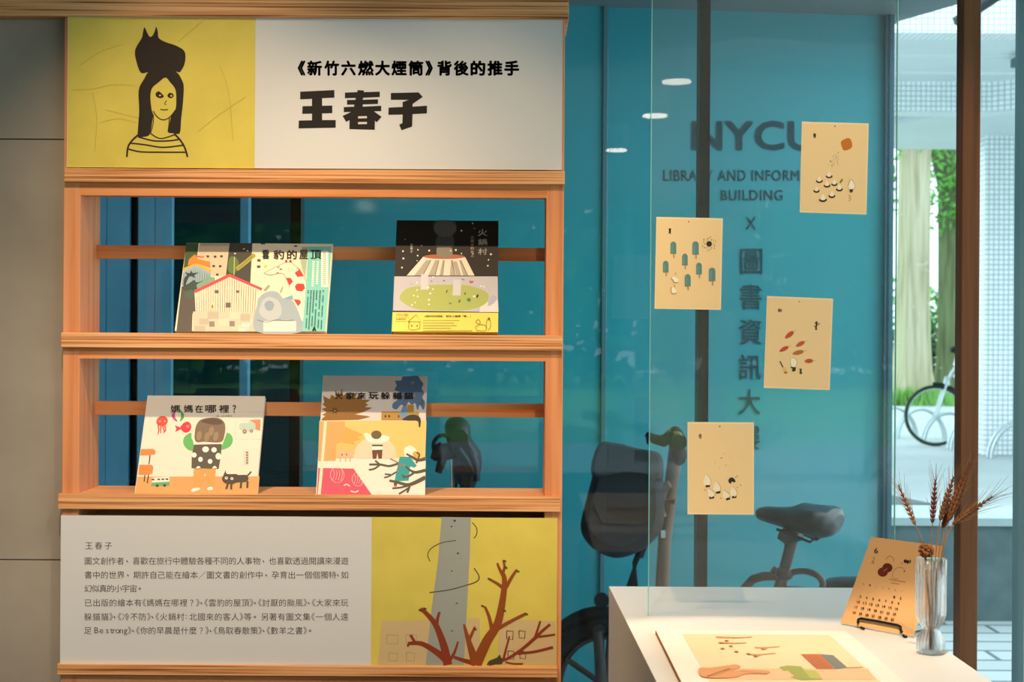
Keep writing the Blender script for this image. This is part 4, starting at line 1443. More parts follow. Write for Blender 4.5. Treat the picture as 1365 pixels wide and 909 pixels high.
s = Sheet('cream calendar sheet with five small seed-shaped children and a black snowball, lowest on the acrylic', (916.5, 562.5), (1005, 563), (1005, 686), (916.5, 685.5), 900, 550, 6.06)
A = s.A
A.ell(360, 111, 6, 6, '5a5448')
A.text('冬', 188, 170, 218, 212, K, bold=0.03)
for x, y, q in ((374, 366, 8), (400, 330, 4), (322, 402, 4), (410, 424, 5), (358, 444, 4), (515, 360, 3), (445, 355, 3)):
    A.ell(x, y, q, q * .8, 'a89870', n=8, up=False)
for x, yt, yb, w_ in ((260, 496, 590, 30), (340, 554, 640, 28), (294, 610, 680, 26), (416, 624, 690, 26), (472, 596, 674, 28)):
    tilt = -22 if x in (294, 416) else -4
    A.blob([(x + tilt, yt), (x + w_, yb - (yb - yt) * .45), (x + w_ * .75, yb), (x - w_ * .75, yb), (x - w_ + (tilt * .2), yb - (yb - yt) * .45)], 'f4e8cc', 4)
    A.line([(x + tilt, yt), (x + w_, yb - (yb - yt) * .45), (x + w_ * .75, yb)], 3, '8a6a48')
for pts in (((244, 586), (280, 584), (282, 600), (248, 604)), ((328, 640), (366, 632), (366, 650), (332, 656)), ((274, 684), (282, 676), (290, 686), (312, 674), (316, 692), (280, 698)), ((410, 692), (440, 684), (446, 700), (414, 710)), ((458, 680), (470, 670), (480, 682), (494, 668), (496, 688), (462, 692))):
    A.poly(pts, '2f2a20')
A.blob([(430, 550), (440, 530), (462, 524), (482, 540), (486, 560), (470, 562), (458, 556), (448, 574), (436, 566)], '2f2d2c')
for x, y in ((490, 522), (502, 512), (504, 604), (530, 586), (368, 690), (240, 626)):
    A.ell(x, y, 7, 5, 'b89868', 0.5, 8)
A.build('illustration', s.t)

# ---------------------------------------------------------------- white table
tb = thing('display_table', 'white box display table standing in front of the window', 'table', (0.43, 2.15, 0))
tl0, tl1, tr0, tr1 = 0.1896, 0.212, 0.666, 0.68
yb_, yf_ = 2.75, 1.5
MB().hexa([Vector(v) for v in ((tl1, yf_, TZ - 0.02), (tr1, yf_, TZ - 0.02), (tr0, yb_, TZ - 0.02), (tl0, yb_, TZ - 0.02), (tl1, yf_, TZ), (tr1, yf_, TZ), (tr0, yb_, TZ), (tl0, yb_, TZ))], M_WHITE).build('tabletop', tb, bevel=0.0008)
MB().hexa([Vector(v) for v in ((tl1 + .0005, yf_, 0), (tl1 + .02, yf_, 0), (tl0 + .02, yb_, 0), (tl0 + .0005, yb_, 0), (tl1 + .0005, yf_, TZ - .02), (tl1 + .02, yf_, TZ - .02), (tl0 + .02, yb_, TZ - .02), (tl0 + .0005, yb_, TZ - .02))], M_WHITE).build('side_panel', tb)
MB().hexa([Vector(v) for v in ((tr1 - .02, yf_, 0), (tr1 - .0005, yf_, 0), (tr0 - .0005, yb_, 0), (tr0 - .02, yb_, 0), (tr1 - .02, yf_, TZ - .02), (tr1 - .0005, yf_, TZ - .02), (tr0 - .0005, yb_, TZ - .02), (tr0 - .02, yb_, TZ - .02))], M_WHITE).build('side_panel', tb)
MB().box((tl0 + .021, yb_ - .02, 0), (tr0 - .021, yb_ - .0005, TZ - .02), M_WHITE).build('back_panel', tb)
MB().box((tl1 + .021, yf_ + .0005, 0), (tr1 - .021, yf_ + .02, TZ - .02), M_WHITE).build('front_panel', tb)

# mounted print lying on the table
pb0 = Vector((0, 0, TZ + 0.0065))
bq = [ray_plane(px, py, (0, 0, TZ + .0065), Vector((0, 0, 1))) for px, py in ((874.5, 840.5), (1127, 840.5))]
xq0, xq1, yq1 = bq[0].x, bq[1].x, (bq[0].y + bq[1].y) / 2
yq0 = yq1 - 0.43
pr = thing('mounted_print', 'large white-bordered print mounted on board lying flat on the table', 'print', ((xq0 + xq1) / 2, yq1 - .2, TZ))
MB().box((xq0, yq0, TZ + 0.0004), (xq1, yq1, TZ + 0.0065), mat('mount_white', (238, 236, 230), 0.7)).build('board', pr)
MB().box((xq0 - 0.0006, yq0, TZ + 0.0006), (xq0 - 0.0001, yq1, TZ + 0.0062), mat('board_edge', (168, 112, 72), 0.7)).build('brown_edge', pr)
UP = Vector((0, 0, 1))
A = Art((0, 0, TZ + 0.0065), UP, 980, 740, 5.377, 0.00004, 0.0001)
q = [ray_plane(px, py, (0, 0, TZ + .0066), UP) for px, py in ((909, 845), (1104.6, 845))]
x0, x1, y1 = q[0].x, q[1].x, q[0].y
A.mb.add([(x0, y1 - .36, TZ + .0067), (x1, y1 - .36, TZ + .0067), (x1, y1, TZ + .0067), (x0, y1, TZ + .0067)], [(0, 1, 2, 3)], ink('ecd8b4', 0.7))
A.off = 0.0005
A.poly([(-60, 890), (1010, 890), (950, 812), (-120, 812)], 'ecc49c')
A.poly([(520, 708), (468, 708), (585, 818), (720, 818), (605, 708)], 'cc7a4c')
for i in range(5):
    A.line([(488 + i * 24, 716), (595 + i * 25, 812)], 3, 'a85a34', False, up=False)
A.off += .00005
A.poly([(605, 708), (702, 716), (806, 806), (722, 818)], '7e8078')
A.line([(800, 806), (916, 802)], 8, 'd89a6a', False)
A.poly([(318, 800), (380, 790), (470, 796), (500, 820), (580, 826), (626, 890), (470, 894), (430, 884), (390, 874), (425, 868), (380, 826), (345, 828)], 'a4ac58')
A.poly([(470, 800), (500, 820), (580, 826), (620, 885), (540, 880)], 'bcc068')
for pts in (((140, 660), (200, 662), (320, 654)), ((90, 706), (150, 712), (290, 702)), ((-140, 585), (0, 590), (120, 586)), ((-120, 625), (0, 630), (80, 626)), ((200, 665), (230, 672)), ((150, 722), (190, 712))):
    A.line(pts, (10, 5), 'd89a60')
for x, y in ((200, 672), (148, 724), (-96, 628), (-60, 612), (-30, 650), (-90, 668), (96, 706), (10, 690)):
    A.ell(x, y, 16, 5, 'a87848', 0.1, 10)
A.blob([(-260, 810), (-180, 805), (-60, 790), (0, 782), (40, 800), (-30, 830), (60, 820), (230, 826), (230, 846), (80, 850), (10, 872), (-120, 880), (-240, 868)], 'dc9e6c')
A.line([(-205, 868), (-40, 812)], 7, '8a6438', False)
A.line([(-205, 872), (-120, 852), (-20, 812)], 5, 'a87848')
A.line([(40, 830), (230, 850)], 5, 'c88a5a')
A.build('printed_picture', pr)

# ---------------------------------------------------------------- desk calendar on wire easel
bl = ray_plane(1120, 830.5, (0, 0, TZ + .003), UP)
br_ = ray_plane(1217, 848.5, (0, 0, TZ + .003), UP)
e = (br_ - bl).normalized()
back = Vector((-e.y, e.x, 0))
if back.y < 0:
    back = -back
up_ = (back * 0.087 + UP * 0.137)
hgt = up_.length
up_.normalize()
nC = e.cross(up_)
if nC.y > 0:
    nC = -nC
wC = (br_ - bl).length
ct = thing('desk_calendar', 'cream June calendar card leaning on a small black wire easel beside the vase', 'calendar', (bl + br_) / 2)
MB().slab([bl, br_, br_ + up_ * hgt, bl + up_ * hgt], -nC, 0.0012, ink('e6bb88', 0.8)).build('card', ct)
A = Art(bl, nC, 1110, 700, 4.544, 0.00003, 0.0001)
A.text('6', 251, 138, 275, 172, K, bold=0.02)
A.text('六', 243, 190, 258, 212, K)
A.text('月', 234, 216, 250, 236, K)
A.ell(331, 258, 31, 28, '6a2c20')
A.ell(303, 284, 31, 28, '70301f')
A.line([(330, 262), (310, 278)], 3, 'c8946a')
A.line([(320, 208), (345, 186), (370, 205), (366, 222)], 3, '8a6a44')
A.line([(362, 315), (365, 285), (385, 260), (420, 258), (440, 278)], 3, 'a8825a')
A.line([(362, 315), (380, 325), (400, 322)], 3, 'a8825a')
for x, y, rx, ry in ((440, 218, 10, 11), (455, 222, 8, 12), (469, 220, 4, 12)):
    A.ell(x, y, rx, ry, '2a241f', 0.2)
A.ell(418, 230, 5, 3, 'c86a40')
A.ell(434, 280, 4, 4, '2a241f')
for i in range(9):
    A.rect(344 + i * 11, 325 + i * 2, 352 + i * 11, 331 + i * 2, 'a07a50')
for i in range(4):
    A.rect(355 + i * 13, 347 + i * 2, 363 + i * 13, 353 + i * 2, 'a07a50')
bx, by = 152, 358
for i, ch in enumerate('日一二三四五六'):
    x = 187 + i * 38.5
    y = 357 + i * 7
    A.text(ch, x - 4, y - 5, x + 4, y + 5, K)
rows = [(1, 5)] + []
day = 1
for r_ in range(5):
    for c_ in range(7):
        if r_ == 0 and c_ < 5:
            continue
        if day > 30:
            break
        x = 165 + c_ * 38.5 - r_ * 12.5 + 15
        y = 408 + r_ * 32 + c_ * 7 - 8
        s_ = str(day)
        A.text(s_, x - 5 * len(s_), y - 7, x + 5 * len(s_), y + 7, K if c_ else 'b8683c', bold=0.04)
        day += 1
A.build('calendar_print', ct)
ea = thing('wire_easel', 'small black bent-wire easel holding the June calendar card', 'easel', (bl + br_) / 2)
TQ = TZ + 0.0023
f1 = ray_plane(1152, 838, (0, 0, TQ), UP)


def cpt(px, py, off):
    return ray_plane(px, py, bl + nC * off, nC)


oxe, sce = 1110, 4.544


def ce(cx, cy, off):
    return cpt(oxe + cx / sce, 700 + cy / sce, off)


def cg(cx, cy):
    return ray_plane(oxe + cx / sce, 700 + cy / sce, (0, 0, TQ), UP)


b = MB()
pts = [cg(188, 627), cg(176, 622), cg(160, 605), ce(152, 585, .006), ce(156, 570, .0045), ce(172, 565, .004), ce(280, 583, .004), ce(395, 606, .004), ce(412, 616, .0045), ce(412, 634, .006), cg(425, 662), cg(436, 676), cg(448, 675)]
b.tube(pts, 0.0022, M_BLACK, 8)
b.build('front_hook', ea)
b = MB()
for px in (cg(176, 622), cg(425, 662)):
    q0 = Vector(px)
    k = back * 0.03
    b.tube([q0 + back * 0.004, q0 + back * 0.035 - UP * 0.0, q0 + back * 0.085], 0.0014, M_BLACK, 6)
m0 = (bl + br_) / 2
b.tube([cg(176, 622) + back * .085, m0 + up_ * 0.10 - nC * 0.006, cg(425, 662) + back * .085], 0.0014, M_BLACK, 6)
b.build('back_leg', ea)

# ---------------------------------------------------------------- ribbed glass vase
vb = ray_plane(1240.5, 870.5, (0, 0, TZ), UP)
VY = vb.y
sv = VY / FPX
M_VASE = clear('vase_glass', (0.97, 0.985, 0.985), 1.5, 0.03, 1.6)
vnt = M_VASE.node_tree
vgl = vnt.nodes.new('ShaderNodeBsdfGlass')
vgl.inputs['IOR'].default_value = 1.45
vgl.inputs['Roughness'].default_value = 0.0
vmx = vnt.nodes.new('ShaderNodeMixShader')
vmx.inputs[0].default_value = 0.45
vout = vnt.nodes['Material Output']
vsrc = vout.inputs[0].links[0].from_socket
vnt.links.new(vsrc, vmx.inputs[1])
vnt.links.new(vgl.outputs[0], vmx.inputs[2])
vnt.links.new(vmx.outputs[0], vout.inputs[0])
prof = [(126, 20.3), (100, 20.3), (60, 20.2), (50, 19.8), (42, 17.5), (36, 12.5), (33, 11), (30, 12.0), (25, 16), (18, 18.6), (8, 19), (1.5, 18.6), (0.4, 17.0)]
NR = 18


def vring(h, r, ribs, k=6):
    out = []
    for i in range(NR * k):
        a = 2 * PI * i / (NR * k)
        rr = r * (1 - ribs * (1 - abs(math.cos(NR * a / 2))))
        out.append(Vector((vb.x + rr * sv * math.cos(a), vb.y + rr * sv * math.sin(a), TZ + h * sv)))
    return out


b = MB()
rings = [vring(h, r, 0.085 if h < 122 else 0.03) for h, r in prof]
inner = [vring(h + (1.2 if h < 2 else 0), r - 1.8, 0.03) for h, r in prof][::-1]
b.loft([inner[-1]] + rings + [vring(0.4, 2, 0)], M_VASE, caps=True)
b.loft([rings[0]] + inner[::-1] + [vring(2.2, 2, 0)], M_VASE, caps=True)
vz = b.build('glass_vase')
tag(vz, 'small ribbed clear glass vase with a pinched waist, at the right edge of the table', 'vase')

# dried wheat in the vase
M_STALK = mat('dry_stalk', (150, 108, 68), 0.8)
M_EAR = mat('dry_ear', (112, 70, 42), 0.75, nscale=300, var=0.3)
M_EARR = mat('dry_ear_red', (96, 50, 40), 0.75, nscale=300, var=0.3)
M_EARP = mat('dry_ear_pale', (140, 90, 48), 0.75, nscale=300, var=0.3)
rg = random.Random(11)


def wheat(label, path, ear0, ear1, nk, size, material, awn, dy=0.0):
    """path: stem pixels; ear from ear0 (base) to ear1 (tip)"""
    Yv = VY + dy
    t = thing('wheat_stalk', label, 'wheat', Vector((vb.x, vb.y, TZ + 0.004)), 'dried wheat in the vase')
    b = MB()
    pts = [at(px, py, VY + dy * min(1, (868 - py) / 180)) for px, py in smooth_open(path + [ear0], 5)]
    b.tube(pts, 0.0008, M_STALK, 6)
    b.build('stem', t)
    a, c = at(*ear0, Yv), at(*ear1, Yv)
    ax = (c - a)
    ln = ax.length
    ax.normalize()
    sd = ax.cross(Vector((0, 1, 0))).normalized()
    fw = Vector((0, -1, 0))
    b = MB()
    w = MB()
    for i in range(nk):
        u = i / (nk - 1)
        taper = 0.75 + 0.5 * math.sin(PI * min(1, u * 1.1)) - 0.35 * u
        for k in range(3):
            s_ = (-1, 1, 0)[k]
            off = sd * s_ * size * 0.62 * taper + fw * (size * 0.45 if k == 2 else 0)
            p = a + ax * ln * (u * 0.94) + off
            d = (ax + sd * s_ * 0.42 + fw * (0.25 if k == 2 else 0)).normalized()
            R = d.to_track_quat('Z', 'Y').to_matrix()
            b.ball(p, (size * 0.5 * taper, size * 0.45 * taper, size * 1.15), material, 7, 5, R)
            if awn and rg.random() < 0.75:
                q0 = p + d * size
                l = awn * rg.uniform(0.6, 1.1)
                dd = (ax + sd * (s_ * 0.22 + rg.uniform(-.1, .1)) + fw * rg.uniform(-.1, .2)).normalized()
                w.tube([q0, q0 + dd * l * .5, q0 + dd * l + sd * s_ * l * .06], [0.00035, 0.00025, 0.00012], M_STALK if k != 2 else material, 4, caps=False)
    b.tube([a, a.lerp(c, .95)], size * 0.35, material, 6)
    b.build('ear', t)
    if awn:
        w.build('awns', t)


wheat('pale dried wheat ear bending far left, drooping past the teal wall edge', [(1240, 866), (1238, 800), (1233, 745), (1229, 720)], (1219, 697), (1197, 645), 9, 0.0034, M_EARP, 0.035, -0.012)
wheat('dark reddish upright wheat ear, second from the left', [(1238, 866), (1240, 800), (1242, 745), (1242, 715)], (1243, 694), (1247, 637), 10, 0.0036, M_EARR, 0.03, 0.008)
wheat('brown wheat ear leaning right, tallest left of the wooden post', [(1240, 866), (1243, 800), (1247, 745), (1250, 715)], (1254, 690), (1272, 633), 10, 0.0042, M_EAR, 0.034, 0.0)
wheat('thick brown wheat ear reaching up in front of the wooden post', [(1243, 866), (1248, 800), (1254, 745), (1260, 715)], (1266, 690), (1295, 615), 12, 0.0050, M_EAR, 0.022, -0.006)
wheat('brown wheat ear in the middle of the bunch, close to the post', [(1241, 866), (1246, 800), (1251, 745), (1255, 718)], (1258, 700), (1280, 645), 10, 0.0046, M_EARR, 0.02, 0.01)
wheat('rust brown wheat ear bending right across the wooden post', [(1244, 866), (1248, 800), (1254, 750), (1262, 715)], (1272, 697), (1324, 661), 11, 0.0036, M_EAR, 0.045, -0.01)
t = thing('dried_flower', 'rusty dried round flower head peeping over the left of the vase rim', 'dried flower', Vector((vb.x, vb.y, TZ + .004)))
b = MB().tube([at(1240, 866, VY - .004), at(1237, 800, VY - .004), at(1234, 742, VY - .004)], 0.001, M_STALK, 6)
b.build('stem', t)
b = MB()
cc = at(1234.5, 733, VY - .004)
for i in range(70):
    d = Vector((rg.gauss(0, 1), rg.gauss(0, 1), rg.gauss(0, 1))).normalized()
    b.ball(cc + Vector((d.x * .009, d.y * .009, d.z * .0085 - .001)), (.0022, .0022, .0034), M_EARP if i % 3 else M_EAR, 6, 4, d.to_track_quat('Z', 'Y').to_matrix())
b.ball(cc, (.008, .008, .008), M_EAR, 10, 7)
for dx in (-9, -4, 3):
    b.tube([cc, at(1234.5 + dx, 721 - abs(dx) * .3, VY - .004)], 0.0005, M_EAR, 4)
b.build('flower_head', t)

# ---------------------------------------------------------------- bicycles
M_RUB = mat('rubber', (18, 22, 24), 0.6)
M_BAG = mat('bag_fabric', (34, 42, 50), 0.75)
M_SAD = mat('saddle_vinyl', (30, 38, 46), 0.35, spec=0.5)
M_FRAME = mat('bike_frame', (64, 58, 54), 0.4, spec=0.5)
M_WARM_STEM = mat('bike_stem', (120, 92, 78), 0.4, spec=0.5)  # brown includes the warm light reflected on the stem
M_REFL = mat('reflector', (150, 60, 40), 0.3)


def wheel(root, c, R, axis, spokes=14, th=0.022, tyre=M_RUB, rim=None):
    rim = rim or (M_STEEL if spokes > 8 else M_FRAME)
    c = Vector(c)
    axis = Vector(axis).normalized()
    u = Vector((0, 0, 1))
    v = axis.cross(u).normalized()
    w = MB()
    ring = [c + (u * math.cos(a) + v * math.sin(a)) * (R - th) for a in [2 * PI * i / 48 for i in range(48)]]
    w.tube(ring, th, tyre, 10, closed=True)
    wh = w.build('wheel', root)
    w = MB()
    ring = [c + (u * math.cos(a) + v * math.sin(a)) * (R - 2 * th - .004) for a in [2 * PI * i / 48 for i in range(48)]]
    w.tube(ring, 0.009, rim, 8, closed=True)
    w.tube([c - axis * .045, c + axis * .045], 0.02, rim, 10)
    for i in range(spokes):
        a = 2 * PI * i / spokes
        s_ = 0.03 if i % 2 else -0.03
        w.tube([c + axis * s_, c + (u * math.cos(a) + v * math.sin(a)) * (R - 2 * th)], 0.0013 if spokes > 8 else 0.011, rim, 6, caps=False)
    w.build('rim_and_spokes', wh)


# A: folding bicycle between window and teal wall
def YA(px):
    return 4.72 - (px - 812) / 318 * 0.42


def ba(px, py, d=0.0):
    return at(px, py, YA(px) + d)


ang = (ba(1130, 800) - ba(812, 800))
fwd = Vector((ang.x, ang.y, 0)).normalized()
axl = Vector((-fwd.y, fwd.x, 0))
c1 = ba(812, 945)
R1 = 0.255
c1.z = R1
c2 = ba(1132, 945)
c2.z = R1
bk_ = thing('bicycle', 'dark folding bicycle with a black front bag parked in front of the teal glass wall', 'bicycle', Vector(((c1.x + c2.x) / 2, (c1.y + c2.y) / 2, 0)))
wheel(bk_, c1, R1, axl, th=0.033, spokes=6)
wheel(bk_, c2, R1, axl, th=0.033, spokes=6)
b = MB()
crown = ba(806, 838)
for s_ in (-1, 1):
    b.tube([c1 + axl * .055 * s_, c1 + axl * .055 * s_ + Vector((0, 0, .12)) + fwd * -.006, crown + axl * .045 * s_], 0.018, M_FRAME, 8)
b.tube([crown + axl * .05, crown - axl * .05], 0.02, M_FRAME, 8)
b.tube([crown, ba(882, 800)], 0.02, M_FRAME, 8)
b.build('fork', bk_)
b = MB()
pts = []
for i in range(13):
    a = math.radians(-62 + 100 * i / 12)
    pts.append(c1 + (fwd * math.sin(a) + Vector((0, 0, math.cos(a)))) * (R1 + .012))
b.tube(pts, 0.022, M_RUB, 8)
b.build('mudguard', bk_)
b = MB()
q = ba(802, 800, -.02)
b.tube([q + Vector((0, .05, 0)), q, q + Vector((0, -.012, 0))], [.014, .026, .024], M_RUB, 14)
b.tube([q + Vector((0, .03, 0)), ba(806, 838)], 0.007, M_RUB, 6)
b.build('front_lamp', bk_)
b = MB()
pl = [ba(778, 834, -.03), ba(820, 834, -.03), ba(840, 836, -.03), ba(830, 846, -.03), ba(800, 846, -.03), ba(786, 842, -.03)]
b.prism(pl, Vector((0, .10, 0)), M_RUB)
b.build('front_bracket', bk_)
b = MB()
b.tube([ba(903, 585), ba(893, 660), ba(886, 720), ba(882, 800), ba(878, 850)], [.024, .022, .021, .024, .024], M_WARM_STEM, 12)
b.build('handlebar_stem', bk_)
b = MB()
b.tube([ba(893, 645, -.03), ba(884, 650, -.03), ba(876, 672, -.03), ba(884, 690, -.03)], [.012, .02, .022, .012], M_WARM_STEM, 10)
b.tube([ba(884, 668, -.03), ba(901, 669, -.03)], .008, M_WARM_STEM, 8)
b.build('stem_bracket', bk_)
b = MB()
q = ba(884, 712, -.03)
b.box((q.x - .007, q.y - .003, q.z - .012), (q.x + .007, q.y + .003, q.z + .012), mat('white_sticker', (220, 226, 226), 0.5))
b.build('sticker', bk_)
b = MB()
b.tube([ba(903, 585, -.28), ba(903, 586, -.1), ba(903, 588, .05), ba(903, 586, .28)], .014, M_FRAME, 10)
b.build('handlebar', bk_)
b = MB()
b.tube([ba(906, 590, -.30), ba(904, 588, -.17)], .022, M_RUB, 10)
b.build('grip', bk_)
b = MB()
b.tube([ba(906, 586, .17), ba(906, 588, .30)], .022, M_RUB, 10)
b.build('grip', bk_)
b = MB()
b.tube([ba(862, 579), ba(872, 585), ba(884, 588), ba(896, 580)], [.010, .016, .02, .022], M_RUB, 10)
b.tube([ba(862, 580), ba(864, 592)], .005, M_RUB, 6)
b.ball(ba(900, 582, -.03), (.028, .03, .034), M_RUB, 12, 8)
b.ball(ba(905, 606, -.03), (.026, .03, .036), M_RUB, 12, 8)
b.build('brake_levers', bk_)
b = MB()
b.tube([ba(893, 575, -.04), ba(905, 580, -.05), ba(908, 592, -.05)], .012, mat('brass_bell', (150, 130, 70), 0.4), 8)
b.build('bell', bk_)
b = MB()
for i in range(4):
    b.tube([ba(870 - i, 690 + i * 3, -.05), ba(860 - i * 2, 725, -.06), ba(848 - i, 750, -.06), ba(834 + i * 5, 790, -.05), ba(836 + i * 6, 850, -.04)], .006, M_RUB, 6)
b.tube([ba(868, 700, -.05), ba(852, 742, -.06)], .014, M_RUB, 8)
b.build('cables', bk_)
# bag
outl = smooth_closed([(799, 594), (822, 593), (850, 600), (878, 607), (885, 650), (884, 700), (868, 724), (848, 737), (822, 744), (796, 735), (779, 718), (774, 698), (783, 660), (792, 625)], 4)
cxb, cyb = 830, 668
rings = []
for d, k in ((-.16, .80), (-.145, .93), (-.10, .99), (0, 1.0), (.08, .97), (.11, .86)):
    rings.append([at(cxb + (px - cxb) * k, cyb + (py - cyb) * k, 4.60 + d) for px, py in outl])
b = MB()
b.loft(rings, M_BAG)
bag = b.build('front_bag', bk_)
b = MB()
fl = smooth_closed([(798, 593), (822, 591), (850, 598), (880, 606), (882, 640), (860, 632), (830, 630), (790, 634)], 4)
rings = [[at(cxb + (px - cxb) * k, 615 + (py - 615) * k, 4.60 + d) for px, py in fl] for d, k in ((-.172, .9), (-.166, 1.0), (-.12, 1.02), (.06, 1.0))]
b.loft(rings, mat('bag_flap', (52, 62, 70), 0.7))
b.build('flap', bag)
# saddle: lofted along its length
b = MB()
secs = [(1009, 684, .012, .012), (1013, 684, .026, .018), (1024, 685, .034, .024), (1040, 688, .042, .028), (1056, 690, .058, .034), (1070, 689, .080, .044), (1084, 690, .100, .052), (1098, 691, .108, .052), (1109, 692, .098, .045), (1115, 693, .078, .035), (1118.5, 694, .045, .018)]
rings = []
for px, py, hw, hh in secs:
    c = ba(px, py)
    ring = []
    for i in range(20):
        a = 2 * PI * i / 20
        dz = hh * math.sin(a)
        if dz < 0:
            dz *= 1.15
        ring.append(c + axl * hw * math.cos(a) * (1 if math.sin(a) > -.4 else .8) + Vector((0, 0, dz - .012 * (math.sin(a) > .8) * (hw > .08))))
    rings.append(ring)
b.loft(rings, M_SAD)
sd_ = b.build('saddle', bk_)
b = MB()
for s_ in (-.03, .03):
    b.tube([ba(1040, 704) + axl * s_, ba(1062, 712) + axl * s_, ba(1084, 721) + axl * s_, ba(1096, 712) + axl * s_, ba(1100, 704) + axl * s_], .0045, M_BLACK, 6)
b.build('saddle_rails', sd_)
b = MB()
b.tube([ba(1058, 708), ba(1052, 735), ba(1044, 765), ba(1036, 800), ba(1018, 880)], [.02, .018, .017, .022, .022], M_FRAME, 10)
b.tube([ba(1040, 712), ba(1050, 716), ba(1066, 710)], [.018, .028, .024], M_FRAME, 10)
b.ball(ba(1046, 764), (.03, .03, .024), M_FRAME, 10, 7)
b.tube([ba(1030, 758), ba(1040, 766)], .012, M_FRAME, 8)
b.build('seat_post', bk_)
b = MB()
b.tube([ba(880, 850), ba(940, 838), ba(985, 792), ba(1004, 772), ba(1018, 768), ba(1038, 768)], .014, M_FRAME, 10)
b.tube([ba(880, 860), ba(950, 890), ba(1010, 905), ba(1018, 880)], .026, M_FRAME, 10)
b.tube([ba(1018, 880), ba(1080, 915), c2], .013, M_FRAME, 8)
b.tube([ba(1034, 800), ba(1090, 870), c2], .011, M_FRAME, 8)
b.build('frame', bk_)
b = MB()
lp = [(1040, 772), (1050, 765), (1068, 761), (1084, 764), (1094, 771), (1097, 780), (1090, 788), (1066, 786), (1046, 784)]
b.tube([ba(px, py) for px, py in smooth_closed(lp, 3)], .010, M_FRAME, 8, closed=True)
b.tube([ba(1094, 786), c2], .008, M_FRAME, 6)
b.build('rack_loop', bk_)
b = MB()
rings = []
for px, hw, hh in ((1098, .03, .008), (1104, .055, .02), (1120, .06, .024), (1150, .06, .024), (1172, .055, .022), (1178, .03, .008)):
    c = at(px, 779, YA(px) + .1)
    rings.append([c + axl * hw * math.cos(a) + Vector((0, 0, hh * math.sin(a))) for a in [2 * PI * i / 16 for i in range(16)]])
b.loft(rings, M_SAD)
b.build('rack_pad', bk_)
b = MB()
cr = ba(1010, 905)
b.tube([cr - axl * .06, cr + axl * .06], .03, M_FRAME, 10)
for s_ in (-1, 1):
    e_ = cr + axl * .07 * s_ + Vector((.10 * s_, 0, -.12 * s_))
    b.tube([cr + axl * .07 * s_, e_], .01, M_FRAME, 8)
    b.box((e_.x - .04, e_.y - .03, e_.z - .01), (e_.x + .04, e_.y + .03, e_.z + .01), M_RUB)
b.build('crank', bk_)

# B: dark bicycle end-on, seen through the lower shelf
def bb(px, py, d=0.0):
    return at(px, py, 4.35 + d)


g = bb(612, 900)
cB = Vector((g.x, 4.45, 0.30))
k2 = thing('bicycle', 'black bicycle handlebar with a bulky cover bag, seen end-on through the lower shelf', 'bicycle', Vector((g.x, 4.45, 0)))
wheel(k2, cB, 0.30, (1, 0.05, 0), th=0.024)
cB2 = cB + Vector((0.05, .62, 0))
b = MB()
b.tube([bb(604, 600), bb(605, 640), bb(606, 720), cB + Vector((0, 0, .33))], .011, M_STEEL, 10)
for s_ in (-.055, .055):
    b.tube([cB + Vector((0, 0, .33)), cB + Vector((s_, 0, .28)), cB + Vector((s_, 0, 0))], .014, M_FRAME, 8)
b.build('stem_and_fork', k2)
b = MB()
outl = smooth_closed([(598, 558), (606, 555), (618, 557), (626, 566), (628, 582), (634, 592), (641, 604), (642, 620), (637, 640), (631, 655), (630, 672), (612, 672), (613, 658), (616, 650), (606, 640), (604, 622), (606, 604), (598, 596), (594, 580), (593, 566)], 4)
cxb, cyb = 616, 612
b.loft([[at(cxb + (px - cxb) * kk, cyb + (py - cyb) * kk, 4.35 + d) for px, py in outl] for d, kk in ((-.11, .7), (-.09, .92), (-.04, 1.0), (.05, .98), (.08, .8))], mat('cover_bag', (24, 30, 38), 0.45, bump=0.1, nscale=14, spec=0.5))
b.build('cover_bag', k2)
b = MB()
b.tube([bb(626, 600, -.10), bb(634, 618, -.105), bb(635, 640, -.09)], .012, mat('cover_strap', (44, 56, 68), 0.4), 8)
b.tube([bb(612, 598, -.115), bb(622, 612, -.115), bb(633, 632, -.10)], .008, mat('cover_strap', None), 8)
b.build('strap', k2)
b = MB()
b.tube([bb(610, 600, -.05), bb(596, 602, -.08), bb(580, 603, -.10), bb(576, 602, -.10)], [.022, .026, .026, .020], M_RUB, 12)
b.tube([bb(592, 606, -.1), bb(588, 618, -.1), bb(584, 630, -.1)], [.012, .013, .010], M_RUB, 8)
b.build('grip', k2)
b = MB()
b.tube([bb(px, py, -.1) for px, py in smooth_open([(578, 600), (578, 590), (584, 582), (592, 580), (598, 584), (602, 594)], 4)], .006, M_RUB, 8)
b.tube([bb(580, 596, -.1), bb(588, 590, -.1)], .004, M_RUB, 6)
b.build('brake_lever', k2)
b = MB()
b.tube([cB + Vector((0, 0, .33)), cB + Vector((.03, .3, .22)), cB + Vector((.04, .5, .05)), cB2 + Vector((0, 0, 0))], .016, M_FRAME, 8)
b.build('frame', k2)
wheel(k2, cB2, 0.30, (1, 0.05, 0), th=0.024)

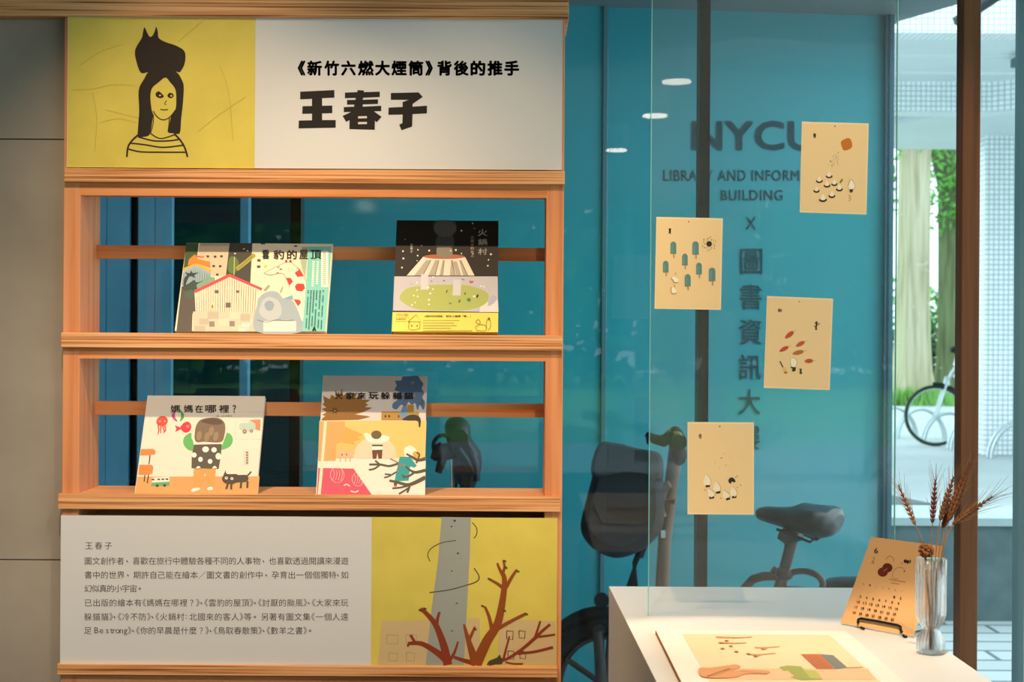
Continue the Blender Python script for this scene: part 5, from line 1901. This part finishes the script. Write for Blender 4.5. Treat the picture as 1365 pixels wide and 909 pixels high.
# C: distant bicycle by the racks
YC = 19.7
c3 = at(1247, 547, YC)
R3 = 41 * YC / FPX
c3.z = R3
k3 = thing('bicycle', 'distant silver bicycle parked at the hoops by the trees, half behind the wooden post', 'bicycle', Vector((c3.x + .5, YC, 0)))
wheel(k3, c3, R3, (0.1, 1, 0), th=0.024, spokes=20)
c4 = c3 + Vector((1.05, 0, 0))
wheel(k3, c4, R3, (0.1, 1, 0), th=0.024, spokes=20)


def bc(px, py):
    return at(px, py, YC)


b = MB()
for s_ in (-.05, .05):
    b.tube([c3 + Vector((0, s_, 0)), bc(1256, 526) + Vector((0, s_, 0)), bc(1263, 508)], .018, M_STEEL, 8)
b.tube([bc(1263, 508), bc(1268, 498), bc(1276, 486)], .022, M_STEEL, 8)
b.build('fork', k3)
b = MB()
b.tube([bc(1259, 512), bc(1261, 503), bc(1264, 503), bc(1264, 514)], .02, M_STEEL, 8)
b.build('suspension_crown', k3)
b = MB()
b.tube([bc(1275, 488), bc(1279, 476)], .05, mat('bike_white', (224, 232, 236), 0.4), 10)
b.tube([bc(1272, 500), bc(1300, 530), bc(1322, 545)], .028, mat('bike_white', None), 8)
b.tube([bc(1276, 486), bc(1318, 496)], .024, mat('bike_white', None), 8)
b.tube([bc(1322, 545), bc(1316, 482)], .022, mat('bike_white', None), 8)
b.tube([bc(1322, 545), c4], .018, mat('bike_white', None), 8)
b.tube([bc(1318, 496), c4], .015, mat('bike_white', None), 8)
b.build('frame', k3)
b = MB()
b.tube([bc(1268, 468), bc(1277, 470), bc(1280, 474)], .022, M_RUB, 8)
b.ball(bc(1272, 466), (.06, .06, .05), M_RUB, 8, 6)
b.build('handlebar', k3)
b = MB()
b.ball(bc(1316, 480), (.14, .07, .035), M_RUB, 12, 6)
b.build('saddle', k3)
b = MB()
pts = [c3 + Vector((math.sin(a) * (R3 + .02), 0, math.cos(a) * (R3 + .02))) for a in [math.radians(-5 + 70 * i / 10) for i in range(11)]]
b.tube(pts, .02, M_RUB, 6)
b.build('mudguard', k3)

for o in list(bpy.data.objects):
    if '_o' in o:
        del o['_o']
